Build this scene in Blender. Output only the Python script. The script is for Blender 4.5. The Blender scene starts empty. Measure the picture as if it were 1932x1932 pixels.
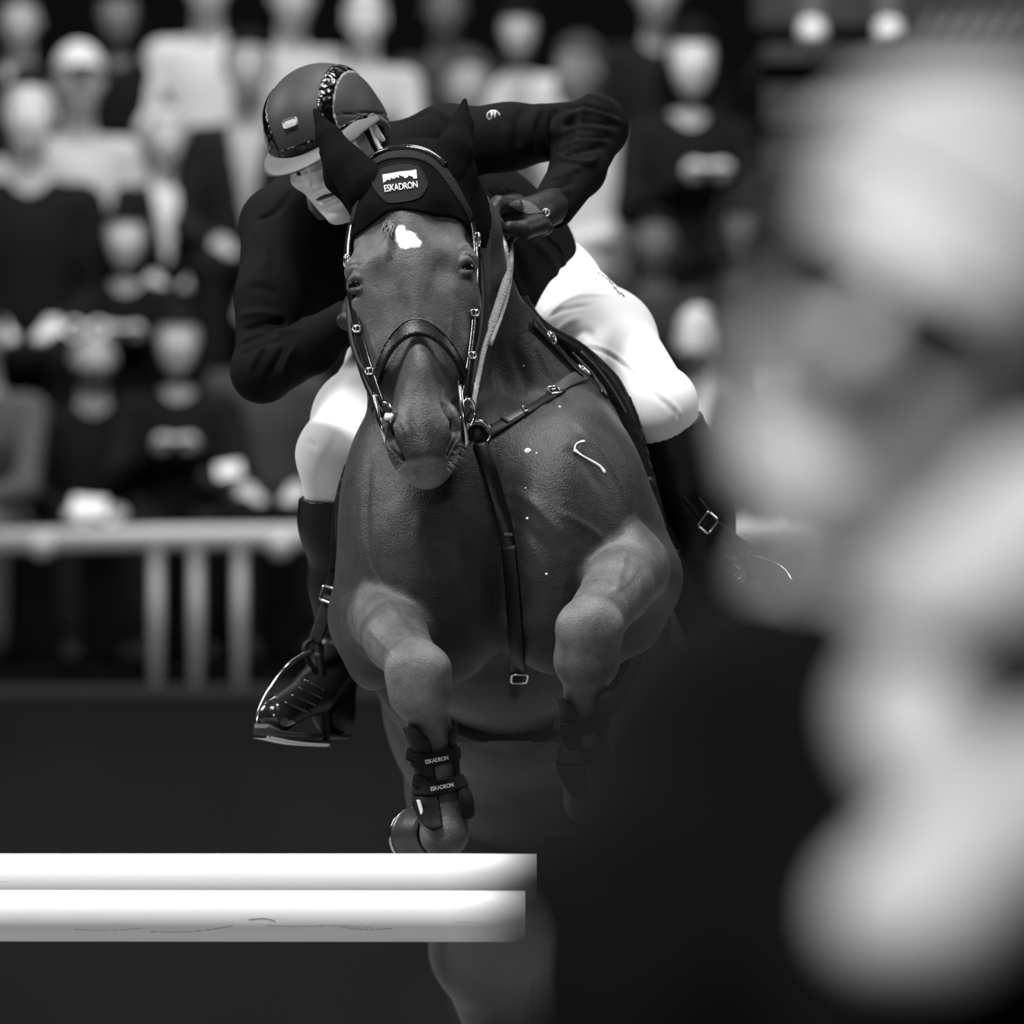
import bpy, bmesh, math, random
import numpy as np
from mathutils import Vector, Matrix
from mathutils.bvhtree import BVHTree

SC = bpy.context.scene
COL = SC.collection

# ------------------------------------------------------------------ camera
CAM_H = 1.70                       # lens height above the arena floor
F = 22000.0                        # focal length in pixels of the 1932 px frame
cd = bpy.data.cameras.new('camera')
cam = bpy.data.objects.new('camera', cd)
COL.objects.link(cam)
cam.location = (0, 0, CAM_H)
cam.rotation_euler = (math.pi / 2, 0, 0)
cd.sensor_width = 36.0
cd.lens = 36.0 * F / 1932.0
cd.clip_start = 0.5
cd.clip_end = 300
cd.dof.use_dof = True
cd.dof.focus_distance = 19.72
cd.dof.aperture_fstop = 410 / 80.0
SC.camera = cam

# ------------------------------------------------------------------ world, lights, exposure
w = bpy.data.worlds.new('arena_dark')
SC.world = w
w.use_nodes = True
w.node_tree.nodes['Background'].inputs[0].default_value = (0.5, 0.5, 0.5, 1)
w.node_tree.nodes['Background'].inputs[1].default_value = 0.004

def area(name, loc, target, sx, sy, power, spread=math.pi):
    l = bpy.data.lights.new(name, 'AREA')
    l.shape = 'RECTANGLE'
    l.size, l.size_y, l.energy = sx, sy, power
    l.spread = spread
    o = bpy.data.objects.new(name, l)
    COL.objects.link(o)
    o.location = loc
    o.rotation_euler = (Vector(target) - Vector(loc)).to_track_quat('-Z', 'Y').to_euler()
    return o

# rows of arena floodlights hung under the roof
area('arena_lamp_front', (-2.9, 14.9, 11.0), (-.1, 20, 1.6), 2.2, 1.3, 1600)
area('arena_lamp_over', (0.8, 20.6, 9.5), (0.1, 20.2, 1.5), 5.0, 1.4, 700)
area('arena_lamp_side', (-8.0, 22.5, 7.0), (0, 20.3, 1.4), 1.5, 3.0, 620)
area('arena_lamp_far_side', (9.0, 22.5, 7.5), (0, 20.3, 1.4), 1.5, 3.0, 260)
area('arena_lamp_stand', (0.0, 34.5, 12.0), (0, 40, 2.2), 12.0, 1.6, 1900)
area('onlooker_fill_lamp', (-1.6, 1.5, 5.2), (0.8, 5.2, 1.75), 1.2, 1.2, 440)  # unseen lamp added to brighten the face of the close onlooker

SC.view_settings.view_transform = 'Standard'
SC.view_settings.look = 'None'
SC.view_settings.gamma = 1.0
SC.view_settings.use_curve_mapping = False
SC.view_settings.exposure = 0.0
SC.cycles.use_denoising = True
SC.cycles.max_bounces = 5

# ------------------------------------------------------------------ helpers
def P(px, py, Y):
    return Vector(((px - 966) / F * Y, Y, CAM_H + (966 - py) / F * Y))

def PX(v):                          # world -> picture, for laying straps along a body
    return (966 + v[0] / v[1] * F, 966 - (v[2] - CAM_H) / v[1] * F)

def tag(o, label=None, cat=None, group=None, kind=None):
    if label: o['label'] = label
    if cat: o['category'] = cat
    if group: o['group'] = group
    if kind: o['kind'] = kind
    return o

def empty(name, loc, label=None, cat=None, group=None):
    o = bpy.data.objects.new(name, None)
    COL.objects.link(o)
    o.location = loc
    return tag(o, label, cat, group)

def link(name, me, mat=None, parent=None):
    o = bpy.data.objects.new(name, me)
    COL.objects.link(o)
    if mat is not None: me.materials.append(mat)
    if parent is not None:
        o.parent = parent
        if parent.parent is None:
            o.matrix_parent_inverse = Matrix.Translation(-Vector(parent.location))
    return o

def make_mesh(name, v, f, smooth=True, tris=None):
    me = bpy.data.meshes.new(name)
    v = np.asarray(v, dtype=np.float32)
    f = np.asarray(f, dtype=np.int32)
    t = np.zeros((0, 3), np.int32) if tris is None or not len(tris) else np.asarray(tris, dtype=np.int32)
    used = np.unique(np.concatenate([f.ravel(), t.ravel()]))
    if len(used) < len(v):                              # drop loose points
        back = np.zeros(len(v), np.int32); back[used] = np.arange(len(used))
        v, f, t = v[used], back[f], back[t]
    n, k = f.shape; m = len(t)
    me.vertices.add(len(v)); me.vertices.foreach_set('co', v.ravel())
    me.loops.add(n * k + m * 3); me.loops.foreach_set('vertex_index', np.concatenate([f.ravel(), t.ravel()]))
    me.polygons.add(n + m)
    me.polygons.foreach_set('loop_start', np.concatenate([np.arange(n) * k, n * k + np.arange(m) * 3]).astype(np.int32))
    me.polygons.foreach_set('loop_total', np.concatenate([np.full(n, k), np.full(m, 3)]).astype(np.int32))
    if smooth: me.polygons.foreach_set('use_smooth', np.ones(n + m, dtype=bool))
    me.update(calc_edges=True)
    return me

# ---- implicit surfaces
def ell(c, r, k=0.03, rot=None, op='u'):
    return ('e', np.array(c, float), np.array(r if hasattr(r, '__len__') else (r, r, r), float), k, rot, op)

def cap(a, b, ra, rb, k=0.03, op='u'):
    return ('c', np.array(a, float), np.array(b, float), (ra, rb), k, op)

def chain(pts, rad, k=0.02, op='u'):
    return [cap(pts[i], pts[i + 1], rad[i], rad[i + 1], k, op) for i in range(len(pts) - 1)]

def rotm(ax=0, ay=0, az=0):         # degrees; world axes of a turned ellipsoid
    return np.array((Matrix.Rotation(math.radians(az), 3, 'Z') @ Matrix.Rotation(math.radians(ay), 3, 'Y')
                     @ Matrix.Rotation(math.radians(ax), 3, 'X')))

class Grid:
    def __init__(s, lo, hi, res):
        s.lo = np.array(lo, float); s.res = res
        s.n = np.ceil((np.array(hi, float) - s.lo) / res).astype(int) + 1
        s.ax = [(s.lo[i] + np.arange(s.n[i]) * res).astype(np.float32) for i in range(3)]
        s.X, s.Y, s.Z = s.ax[0][:, None, None], s.ax[1][None, :, None], s.ax[2][None, None, :]

    def field(s, prims, margin=0.06, big=1.0):
        Fd = np.full(s.n, big, np.float32)
        for p in prims:
            if p[0] == 'e':
                _, c, r, k, rot, op = p
                ext = np.abs(rot) @ r if rot is not None else r
                lo, hi = c - ext, c + ext
            else:
                _, a, b, (ra, rb), k, op = p
                m = max(ra, rb)
                lo, hi = np.minimum(a, b) - m, np.maximum(a, b) + m
            mm = margin + k
            i0 = np.clip(np.floor((lo - mm - s.lo) / s.res).astype(int), 0, s.n)
            i1 = np.clip(np.ceil((hi + mm - s.lo) / s.res).astype(int) + 1, 0, s.n)
            if (i1 <= i0).any(): continue
            sl = tuple(slice(i0[i], i1[i]) for i in range(3))
            x = s.ax[0][sl[0]][:, None, None]; y = s.ax[1][sl[1]][None, :, None]; z = s.ax[2][sl[2]][None, None, :]
            if p[0] == 'e':
                dx, dy, dz = x - np.float32(c[0]), y - np.float32(c[1]), z - np.float32(c[2])
                if rot is not None:
                    R = rot.astype(np.float32)
                    dx, dy, dz = (R[0, 0] * dx + R[1, 0] * dy + R[2, 0] * dz,
                                  R[0, 1] * dx + R[1, 1] * dy + R[2, 1] * dz,
                                  R[0, 2] * dx + R[1, 2] * dy + R[2, 2] * dz)
                rr = r.astype(np.float32)
                ax_, ay_, az_ = dx / rr[0], dy / rr[1], dz / rr[2]
                k0 = np.sqrt(ax_ * ax_ + ay_ * ay_ + az_ * az_)
                bx, by, bz = ax_ / rr[0], ay_ / rr[1], az_ / rr[2]
                k1 = np.sqrt(bx * bx + by * by + bz * bz) + np.float32(1e-6)
                d = k0 * (k0 - 1) / k1
            else:
                ba = (b - a).astype(np.float32)
                L = float(ba @ ba) + 1e-12
                px, py, pz = x - np.float32(a[0]), y - np.float32(a[1]), z - np.float32(a[2])
                t = np.clip((px * ba[0] + py * ba[1] + pz * ba[2]) / np.float32(L), 0, 1)
                d = np.sqrt((px - t * ba[0]) ** 2 + (py - t * ba[1]) ** 2 + (pz - t * ba[2]) ** 2) - (np.float32(ra) + t * np.float32(rb - ra))
            cur = Fd[sl]
            if op == 's':
                d = -d
                if k > 0:
                    h = np.maximum(k - np.abs(cur - d), 0) / k
                    Fd[sl] = np.maximum(cur, d) + h * h * (k / 4)
                else: Fd[sl] = np.maximum(cur, d)
            else:
                if k > 0:
                    h = np.maximum(k - np.abs(cur - d), 0) / k
                    Fd[sl] = np.minimum(cur, d) - h * h * (k / 4)
                else: Fd[sl] = np.minimum(cur, d)
        return Fd

    def mesh(s, Fd, smooth=2):
        n = s.n
        ins = Fd < 0
        c = np.zeros(n - 1, np.int8)
        for i in (0, 1):
            for j in (0, 1):
                for k in (0, 1):
                    c += ins[i:n[0] - 1 + i, j:n[1] - 1 + j, k:n[2] - 1 + k]
        act = np.argwhere((c > 0) & (c < 8))
        idx = np.full(n - 1, -1, np.int32)
        idx[act[:, 0], act[:, 1], act[:, 2]] = np.arange(len(act))
        val = {}
        for i in (0, 1):
            for j in (0, 1):
                for k in (0, 1):
                    val[i, j, k] = Fd[act[:, 0] + i, act[:, 1] + j, act[:, 2] + k]
        acc = np.zeros((len(act), 3), np.float32); cnt = np.zeros(len(act), np.float32)
        for a in range(3):
            for u in (0, 1):
                for v in (0, 1):
                    p0 = [0, 0, 0]; o = [q for q in range(3) if q != a]
                    p0[o[0]], p0[o[1]] = u, v
                    p1 = list(p0); p1[a] = 1
                    f0, f1 = val[tuple(p0)], val[tuple(p1)]
                    m = (f0 < 0) != (f1 < 0)
                    t = np.where(m, f0 / np.where(m, f0 - f1, 1), 0)
                    pt = np.zeros((len(act), 3), np.float32)
                    pt[:, a] = t; pt[:, o[0]] = u; pt[:, o[1]] = v
                    acc += pt * m[:, None]; cnt += m
        vert = (act + acc / np.maximum(cnt, 1)[:, None]) * s.res + s.lo
        quads = []
        for a in range(3):
            o = [(a + 1) % 3, (a + 2) % 3]
            sa = [slice(None)] * 3; sb = [slice(None)] * 3
            sa[a] = slice(0, -1); sb[a] = slice(1, None)
            A, B = ins[tuple(sa)], ins[tuple(sb)]
            e = np.argwhere(A != B)
            ok = (e[:, o[0]] > 0) & (e[:, o[1]] > 0) & (e[:, o[0]] < n[o[0]] - 1) & (e[:, o[1]] < n[o[1]] - 1)
            e = e[ok]
            flip = A[e[:, 0], e[:, 1], e[:, 2]]
            q = []
            for (u, v) in ((0, 0), (1, 0), (1, 1), (0, 1)):
                g = e.copy(); g[:, o[0]] -= 1 - u; g[:, o[1]] -= 1 - v
                q.append(idx[g[:, 0], g[:, 1], g[:, 2]])
            q = np.stack(q, 1)
            q[~flip] = q[~flip][:, ::-1]
            quads.append(q)
        quads = np.concatenate(quads)
        quads = quads[(quads >= 0).all(1)]
        vert = laplace(vert, quads, smooth)
        return vert.astype(np.float64), quads

def laplace(v, q, it=1, lam=0.5):
    N = len(v)
    a = np.concatenate([q[:, i] for i in range(4)] + [q[:, (i + 1) % 4] for i in range(4)])
    b = np.concatenate([q[:, (i + 1) % 4] for i in range(4)] + [q[:, i] for i in range(4)])
    cnt = np.maximum(np.bincount(a, minlength=N), 1)[:, None]
    for s in range(it * 2):
        m = np.stack([np.bincount(a, weights=v[b, k], minlength=N) for k in range(3)], 1) / cnt
        v = v + (lam if s % 2 == 0 else -lam * 0.9) * (m - v)
    return v

def vnormals(v, q):
    d1, d2 = v[q[:, 2]] - v[q[:, 0]], v[q[:, 3]] - v[q[:, 1]]
    nf = np.cross(d1, d2)
    nv = np.zeros_like(v)
    for i in range(4):
        for k in range(3): nv[:, k] += np.bincount(q[:, i], weights=nf[:, k], minlength=len(v))
    return nv / np.maximum(np.linalg.norm(nv, axis=1), 1e-12)[:, None]

class Surf:
    """a built surface that straps and folds can be laid on"""
    def __init__(s, v, q):
        s.v, s.q = v, q
        s.bvh = BVHTree.FromPolygons([tuple(x) for x in v.tolist()], q.tolist())
    def hit(s, px, py):
        o = Vector((0, 0, CAM_H)); d = (P(px, py, 20) - o).normalized()
        r = s.bvh.ray_cast(o, d)
        if r[0] is None:
            r = s.bvh.find_nearest(P(px, py, 20.2))
        return r[0], (r[1] if r[1].y < 0.3 else r[1])
    def near(s, p):
        r = s.bvh.find_nearest(Vector(p))
        return r[0], r[1]

def polyline(pts, n):
    """smooth (Catmull-Rom) resampling of points"""
    p = [np.array(x, float) for x in pts]
    p = [2 * p[0] - p[1]] + p + [2 * p[-1] - p[-2]]
    m = len(pts) - 1
    out = []
    for i in range(n):
        u = i / (n - 1) * m
        j = min(int(u), m - 1); t = u - j
        a, b, c, d = p[j], p[j + 1], p[j + 2], p[j + 3]
        out.append(0.5 * (2 * b + (c - a) * t + (2 * a - 5 * b + 4 * c - d) * t * t + (3 * b - a - 3 * c + d) * t ** 3))
    return out

def crease(v, nv, line, amp, sig, clip=None):
    """push the surface along its normals beside a 3-D line (amp > 0 raises a ridge)"""
    line = np.array(line)
    lo, hi = line.min(0) - 3 * sig, line.max(0) + 3 * sig
    m = np.where(((v > lo) & (v < hi)).all(1))[0]
    if not len(m): return
    pv = v[m]; best = np.full(len(m), 1e9); tt = np.zeros(len(m))
    for i in range(len(line) - 1):
        a, b = line[i], line[i + 1]; ba = b - a
        t = np.clip(((pv - a) @ ba) / (ba @ ba + 1e-12), 0, 1)
        d = np.linalg.norm(pv - a - t[:, None] * ba, axis=1)
        u = d < best
        best[u] = d[u]; tt[u] = (i + t[u]) / (len(line) - 1)
    fade = np.clip(np.minimum(tt, 1 - tt) * 5, 0.15, 1)
    v[m] += nv[m] * (amp * fade * np.exp(-(best / sig) ** 2))[:, None]

# ---- straps, tubes and small solids
def tube(pts, r, seg=8, closed=False, name='tube', cap_ends=True):
    pts = [Vector(p) for p in pts]
    n = len(pts)
    rr = r if hasattr(r, '__len__') else [r] * n
    v, f = [], []
    up = None
    for i, p in enumerate(pts):
        if closed: t = pts[(i + 1) % n] - pts[i - 1]
        else: t = pts[min(i + 1, n - 1)] - pts[max(i - 1, 0)]
        t = t.normalized() if t.length > 1e-9 else Vector((0, 0, 1))
        if up is None: up = t.orthogonal().normalized()
        up = (up - t * up.dot(t))
        up = up.normalized() if up.length > 1e-6 else t.orthogonal().normalized()
        sd = t.cross(up)
        for s in range(seg):
            a = 2 * math.pi * s / seg
            v.append(p + (up * math.cos(a) + sd * math.sin(a)) * rr[i])
    m = n if closed else n - 1
    for i in range(m):
        for s in range(seg):
            a, b = i * seg, ((i + 1) % n) * seg
            f.append((a + s, a + (s + 1) % seg, b + (s + 1) % seg, b + s))
    if not closed and cap_ends:
        for base, i, sg in ((0, 0, -1), ((n - 1) * seg, n - 1, 1)):
            v.append(pts[i]); c = len(v) - 1
            for s in range(0, seg):
                q = (c, base + s, base + (s + 1) % seg)
                f.append(q if sg > 0 else q[::-1])
    me = bpy.data.meshes.new(name)
    me.from_pydata(v, [], f)
    for p in me.polygons: p.use_smooth = True
    return me

def strap_mesh(pts, nrm, width, thick, name='strap', closed=False, crown=0.0):
    """a flat leather strap: pts along its middle, nrm its outward normals"""
    n = len(pts); v, f = [], []
    ww = width if hasattr(width, '__len__') else [width] * n
    prof = [(-.5, 0), (-.5, .7), (-.42, 1), (0, 1 + crown), (.42, 1), (.5, .7), (.5, 0)]
    K = len(prof)
    for i in range(n):
        if closed: t = Vector(pts[(i + 1) % n]) - Vector(pts[i - 1])
        else: t = Vector(pts[min(i + 1, n - 1)]) - Vector(pts[max(i - 1, 0)])
        t.normalize()
        nn = Vector(nrm[i]); nn = (nn - t * nn.dot(t)).normalized()
        sd = t.cross(nn)
        for a, b in prof:
            v.append(Vector(pts[i]) + sd * (a * ww[i]) + nn * (b * thick))
    for i in range(n if closed else n - 1):
        a, b = i * K, ((i + 1) % n) * K
        for s in range(K):
            f.append((a + s, b + s, b + (s + 1) % K, a + (s + 1) % K))
    if not closed:
        f.append(tuple(range(K))); f.append(tuple(range((n - 1) * K, n * K))[::-1])
    me = bpy.data.meshes.new(name)
    me.from_pydata(v, [], f)
    bm = bmesh.new(); bm.from_mesh(me); bmesh.ops.recalc_face_normals(bm, faces=bm.faces); bm.to_mesh(me); bm.free()
    for p in me.polygons: p.use_smooth = len(p.vertices) == 4
    return me

def lay(surf, pix, n, lift=0.0):
    """points and normals of a pixel path laid on a surface"""
    ps, ns = [], []
    for q in polyline(pix, n):
        p, nn = surf.hit(q[0], q[1])
        ps.append(Vector(p)); ns.append(Vector(nn))
    for _ in range(2):
        ns = [(ns[max(i - 1, 0)] + ns[i] + ns[min(i + 1, n - 1)]).normalized() for i in range(n)]
        ps = [ps[0]] + [(ps[i - 1] + ps[i] * 2 + ps[i + 1]) / 4 for i in range(1, n - 1)] + [ps[-1]]
    return [p + m * lift for p, m in zip(ps, ns)], ns

def rounded_box(size, bevel, seg=2, name='box'):
    bm = bmesh.new()
    bmesh.ops.create_cube(bm, size=1)
    for q in bm.verts: q.co = Vector((q.co.x * size[0], q.co.y * size[1], q.co.z * size[2]))
    bmesh.ops.bevel(bm, geom=bm.edges[:], offset=bevel, segments=seg, profile=0.6, affect='EDGES')
    me = bpy.data.meshes.new(name)
    bm.to_mesh(me); bm.free()
    return me

def xform(me, M):
    me.transform(M); me.update()
    return me

def frame_matrix(o, x, y, z):
    x, y, z = Vector(x).normalized(), Vector(y).normalized(), Vector(z).normalized()
    M = Matrix((x, y, z)).transposed().to_4x4()
    M.translation = Vector(o)
    return M

def join_meshes(ms, name='joined'):
    bm = bmesh.new()
    for m in ms: bm.from_mesh(m)
    me = bpy.data.meshes.new(name)
    bm.to_mesh(me); bm.free()
    return me

def text_mesh(txt, size, depth=0.0004, bold=0.0, shear=0.0, spacing=1.0):
    cu = bpy.data.curves.new('lettering', 'FONT')
    cu.body = txt; cu.size = size; cu.extrude = depth; cu.align_x = 'CENTER'; cu.align_y = 'CENTER'
    cu.offset = bold; cu.shear = shear; cu.space_character = spacing; cu.resolution_u = 3
    o = bpy.data.objects.new('lettering', cu)
    COL.objects.link(o)
    dg = bpy.context.evaluated_depsgraph_get()
    me = bpy.data.meshes.new_from_object(o.evaluated_get(dg))
    bpy.data.objects.remove(o)
    me.materials.clear()
    return me

# ------------------------------------------------------------------ materials
def mat(name, col=0.2, rough=0.5, metal=0.0, spec=0.5, coat=0.0, sheen=0.0, noise=None, bump=None, weave=None):
    """noise=(scale, amount): grey mottling; bump=(scale, strength); weave=(scale, strength)"""
    m = bpy.data.materials.new(name); m.use_nodes = True
    nt = m.node_tree; b = nt.nodes['Principled BSDF']
    b.inputs['Base Color'].default_value = (col, col, col, 1)
    b.inputs['Roughness'].default_value = rough
    b.inputs['Metallic'].default_value = metal
    b.inputs['Specular IOR Level'].default_value = spec
    b.inputs['Coat Weight'].default_value = coat
    b.inputs['Coat Roughness'].default_value = 0.08
    if sheen:
        b.inputs['Sheen Weight'].default_value = sheen
        b.inputs['Sheen Roughness'].default_value = 0.4
    tc = nt.nodes.new('ShaderNodeTexCoord')
    if noise:
        n = nt.nodes.new('ShaderNodeTexNoise'); n.inputs['Scale'].default_value = noise[0]; n.inputs['Detail'].default_value = 4
        r = nt.nodes.new('ShaderNodeMapRange')
        r.inputs['From Min'].default_value = 0.3; r.inputs['From Max'].default_value = 0.7
        r.inputs['To Min'].default_value = col * (1 - noise[1]); r.inputs['To Max'].default_value = col * (1 + noise[1])
        nt.links.new(tc.outputs['Object'], n.inputs['Vector'])
        nt.links.new(n.outputs['Fac'], r.inputs['Value'])
        nt.links.new(r.outputs[0], b.inputs['Base Color'])
    if bump or weave:
        bp = nt.nodes.new('ShaderNodeBump'); bp.inputs['Distance'].default_value = 0.002
        if bump:
            n2 = nt.nodes.new('ShaderNodeTexNoise'); n2.inputs['Scale'].default_value = bump[0]; n2.inputs['Detail'].default_value = 5
            bp.inputs['Strength'].default_value = bump[1]
            nt.links.new(tc.outputs['Object'], n2.inputs['Vector'])
            nt.links.new(n2.outputs['Fac'], bp.inputs['Height'])
        else:
            n2 = nt.nodes.new('ShaderNodeTexVoronoi'); n2.inputs['Scale'].default_value = weave[0]
            bp.inputs['Strength'].default_value = weave[1]
            nt.links.new(tc.outputs['Object'], n2.inputs['Vector'])
            nt.links.new(n2.outputs['Distance'], bp.inputs['Height'])
        nt.links.new(bp.outputs['Normal'], b.inputs['Normal'])
    return m

M = {}
M['leather'] = mat('black_leather', 0.006, 0.35, spec=0.3, bump=(400, 0.25))
M['leather_dull'] = mat('dull_leather', 0.009, 0.5, spec=.2, bump=(300, 0.3))
M['leather_grey'] = mat('worn_strap_leather', 0.035, 0.5, bump=(300, 0.3))
M['steel'] = mat('polished_steel', 0.75, 0.15, metal=1.0)
M['dark_steel'] = mat('dark_steel', 0.03, 0.35, metal=0.6)
M['white_print'] = mat('white_print', 0.85, 0.6)
M['black_cloth'] = mat('black_cloth', 0.005, 0.9, spec=0.05, weave=(900, 0.4))
M['rubber_black'] = mat('black_shell', 0.005, 0.5, spec=.2)
# ------------------------------------------------------------------ the horse
random.seed(4)
PXM = 1.0 / 1108.0                  # one picture pixel at the horse, in metres

def Q(px, py, dy):                  # picture point at depth 20 + dy
    return np.array(P(px, py, 20.0 + dy))

# head frame: u to the right of the picture, v down the face, w toward the lens
HR = math.radians(5.6)
TILT = math.radians(19)             # nose carried forward of the poll
HO = Q(778, 520, -0.32)
hu = np.array((math.cos(HR), 0, math.sin(HR)))
hv0 = np.array((math.sin(HR), 0, -math.cos(HR)))
hv = hv0 * math.cos(TILT) + np.array((0, -1, 0)) * math.sin(TILT)
hw = np.cross(hv, hu); hw = hw / np.linalg.norm(hw)
if hw[1] > 0: hw = -hw
HROT = np.stack([hu, hv, hw], 1)    # columns are the head axes

def Hd(u, v, w):
    v2 = v / math.cos(TILT)
    return HO + (hu * u + hv * v2 + hw * w) * PXM

def hell(c, r, k=0.02, op='u', tw=0.0, ta=0.0):
    R = HROT
    if tw or ta:
        L = np.array(Matrix.Rotation(math.radians(tw), 3, 'Z') @ Matrix.Rotation(math.radians(ta), 3, 'Y'))
        R = HROT @ L
    return ell(Hd(*c), np.array(r) * PXM, k, R, op)

def hcap(a, b, ra, rb, k=0.02, op='u'):
    return cap(Hd(*a), Hd(*b), ra * PXM, rb * PXM, k, op)

HEAD = [
    hell((0, -95, -70), (104, 120, 105), 0.02),
    hell((0, -5, -50), (114, 120, 82), 0.03),
    hell((-2, 95, -62), (100, 140, 82), 0.03),
    hcap((0, 0, -44), (-2, 170, -20), 68, 57, 0.03),
    hcap((-2, 170, -20), (-8, 300, -22), 57, 52, 0.03),
    hell((-62, 70, -190), (46, 150, 105), 0.05), hell((58, 70, -190), (46, 150, 105), 0.05),
    hcap((-46, 170, -150), (-18, 300, -94), 46, 24, 0.04), hcap((38, 170, -150), (0, 300, -94), 46, 24, 0.04),
    hell((-9, 300, -42), (62, 90, 62), 0.03),
    # brow bones over the eyes
    hell((-97, -36, -62), (30, 27, 44), 0.02, tw=12), hell((95, -36, -62), (30, 27, 44), 0.02, tw=-12),
    hell((-92, 30, -85), (30, 40, 50), 0.03), hell((90, 30, -85), (30, 40, 50), 0.03),
    # facial crests
    hcap((-92, 60, -82), (-66, 200, -50), 13, 9, 0.02), hcap((88, 60, -82), (54, 200, -50), 13, 9, 0.02),
    # hollows beside the nose bone, and above the eyes
    hell((-68, 130, 29), (30, 90, 22), 0.06, 's', tw=6), hell((62, 130, 29), (30, 90, 22), 0.05, 's', tw=-6),
    hell((-90, 215, 10), (22, 60, 24), 0.045, 's', tw=8), hell((72, 215, 10), (22, 60, 24), 0.045, 's', tw=-8),
    hell((-84, -92, 16), (30, 26, 22), 0.05, 's', tw=-18), hell((82, -92, 16), (30, 26, 22), 0.05, 's', tw=18),
    hell((-70, 0, 32), (18, 24, 20), 0.03, 's', tw=-20), hell((68, 0, 32), (18, 24, 20), 0.03, 's', tw=20),
    # nostril wings, lips, chin
    hell((-58, 296, -16), (20, 52, 36), 0.02, tw=-8), hell((40, 294, -16), (20, 52, 36), 0.02, tw=8),
    hell((-9, 340, -20), (46, 38, 50), 0.02),
    hell((-9, 348, -28), (36, 20, 40), 0.014),
    hell((-27, 363, -24), (17, 11, 22), 0.010), hell((11, 360, -24), (16, 10, 22), 0.010),
    hell((-8, 316, -74), (20, 10, 28), 0.012),
    hcap((-52, 318, -70), (-28, 350, -54), 9, 8, 0.010), hcap((36, 314, -70), (14, 346, -54), 9, 8, 0.010),
    # nostrils: long comma slits
    hcap((-62, 262, 6), (-66, 300, 2), 9, 14, 0.008, 's'), hcap((-66, 300, 2), (-46, 342, 6), 13, 6, 0.008, 's'),
    hcap((42, 254, 8), (47, 296, 2), 11, 15, 0.008, 's'), hcap((47, 296, 2), (28, 340, 6), 13, 6, 0.008, 's'),
    hcap((-58, 285, -6), (-46, 290, -30), 12, 12, 0.006, 's'), hcap((40, 282, -6), (28, 288, -30), 12, 12, 0.006, 's'),
    # mouth
    hcap((-60, 318, -62), (-34, 352, -58), 4, 3, 0.006, 's'), hcap((46, 314, -62), (20, 348, -58), 4, 3, 0.006, 's'),
]
# ears inside the bonnet
for sx, tip in ((-1, (598, 216)), (1, (876, 198))):
    b = Hd(sx * 66 - 2, -178, -100)
    t = Q(tip[0] + sx * -14, tip[1] + 70, -0.175)
    m = (b + t) / 2 + np.array((sx * 0.012, 0, 0))
    HEAD += chain([b, m, t], [0.026, 0.018, 0.004], 0.02)

NECK = chain([Q(955, 840, .22), Q(905, 700, .12), Q(848, 560, .02), Q(822, 450, -.08), Q(786, 370, -.16)],
             [.185, .124, .100, .102, .092], .05)
NECK += chain([Q(905, 640, .34), Q(872, 480, .14), Q(800, 335, -.10)], [.060, .055, .05], .05)       # crest
NECK += chain([Q(860, 880, -.02), Q(800, 700, -.06), Q(790, 560, -.08)], [.10, .085, .08], .06)        # throat

TRUNK = [
    ell(Q(940, 1010, .16), (.262, .28, .315), .06),
    ell(Q(960, 815, .34), (.150, .26, .15), .08),                   # withers
    ell(Q(742, 1010, .02), (.096, .20, .235), .05),
    ell(Q(1138, 985, .02), (.094, .20, .225), .05, rotm(0, -14, 0)),
    ell(Q(838, 1060, -.15), (.128, .13, .21), .05),
    ell(Q(1050, 1040, -.15), (.132, .13, .21), .05),
    ell(Q(950, 890, -.10), (.10, .10, .10), .05), ell(Q(1056, 905, -.09), (.11, .12, .12), .06), ell(Q(846, 905, -.08), (.11, .12, .12), .06),
    ell(Q(700, 1170, .06), (.058, .12, .12), .05), ell(Q(1192, 1090, .06), (.060, .12, .12), .05),
    ell(Q(950, 1190, .10), (.20, .20, .135), .06),
    ell(Q(972, 1160, .52), (.275, .40, .30), .08),
    ell(Q(1012, 1300, .95), (.280, .42, .295), .08),
    ell(Q(1050, 1410, 1.35), (.26, .34, .27), .08),
    ell(Q(925, 1500, 1.30), (.135, .22, .22), .07), ell(Q(1175, 1500, 1.30), (.135, .22, .22), .07),
    cap(Q(955, 830, -.26), Q(958, 1150, -.25), .012, .020, .035, 's'),      # groove between the breast muscles
]
def fore(pts):
    return [Q(*p) for p in pts]
LEGL = chain(fore([(712, 1165, .02), (728, 1165, -.16), (748, 1205, -.30), (782, 1256, -.43)]), [.085, .058, .052, .046], .02)
LEGL += [ell(Q(789, 1268, -.455), (.056, .045, .050), .02, rotm(0, 0, 0)),
         ell(Q(792, 1308, -.44), (.051, .045, .042), .02),
         ell(Q(768, 1255, -.45), (.026, .03, .026), .015), ell(Q(814, 1258, -.46), (.026, .03, .024), .015)]
LEGL += chain(fore([(796, 1315, -.43), (812, 1372, -.39), (822, 1430, -.36), (832, 1500, -.355)]), [.046, .031, .025, .030], .02)
LEGL += [ell(Q(836, 1520, -.35), (.040, .042, .038), .02)]
LEGL += chain(fore([(838, 1535, -.36), (838, 1572, -.37)]), [.038, .042], .02)
LEGR = chain(fore([(1196, 1090, .02), (1190, 1070, -.16), (1165, 1110, -.32), (1118, 1176, -.47)]), [.085, .062, .056, .050], .02)
LEGR += [ell(Q(1112, 1186, -.50), (.058, .045, .050), .02), ell(Q(1108, 1240, -.48), (.054, .045, .055), .02),
         ell(Q(1194, 1050, -.18), (.035, .06, .055), .02)]
LEGR += chain(fore([(1105, 1250, -.47), (1102, 1320, -.40), (1102, 1370, -.37), (1104, 1440, -.36)]), [.048, .030, .025, .030], .02)
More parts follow.
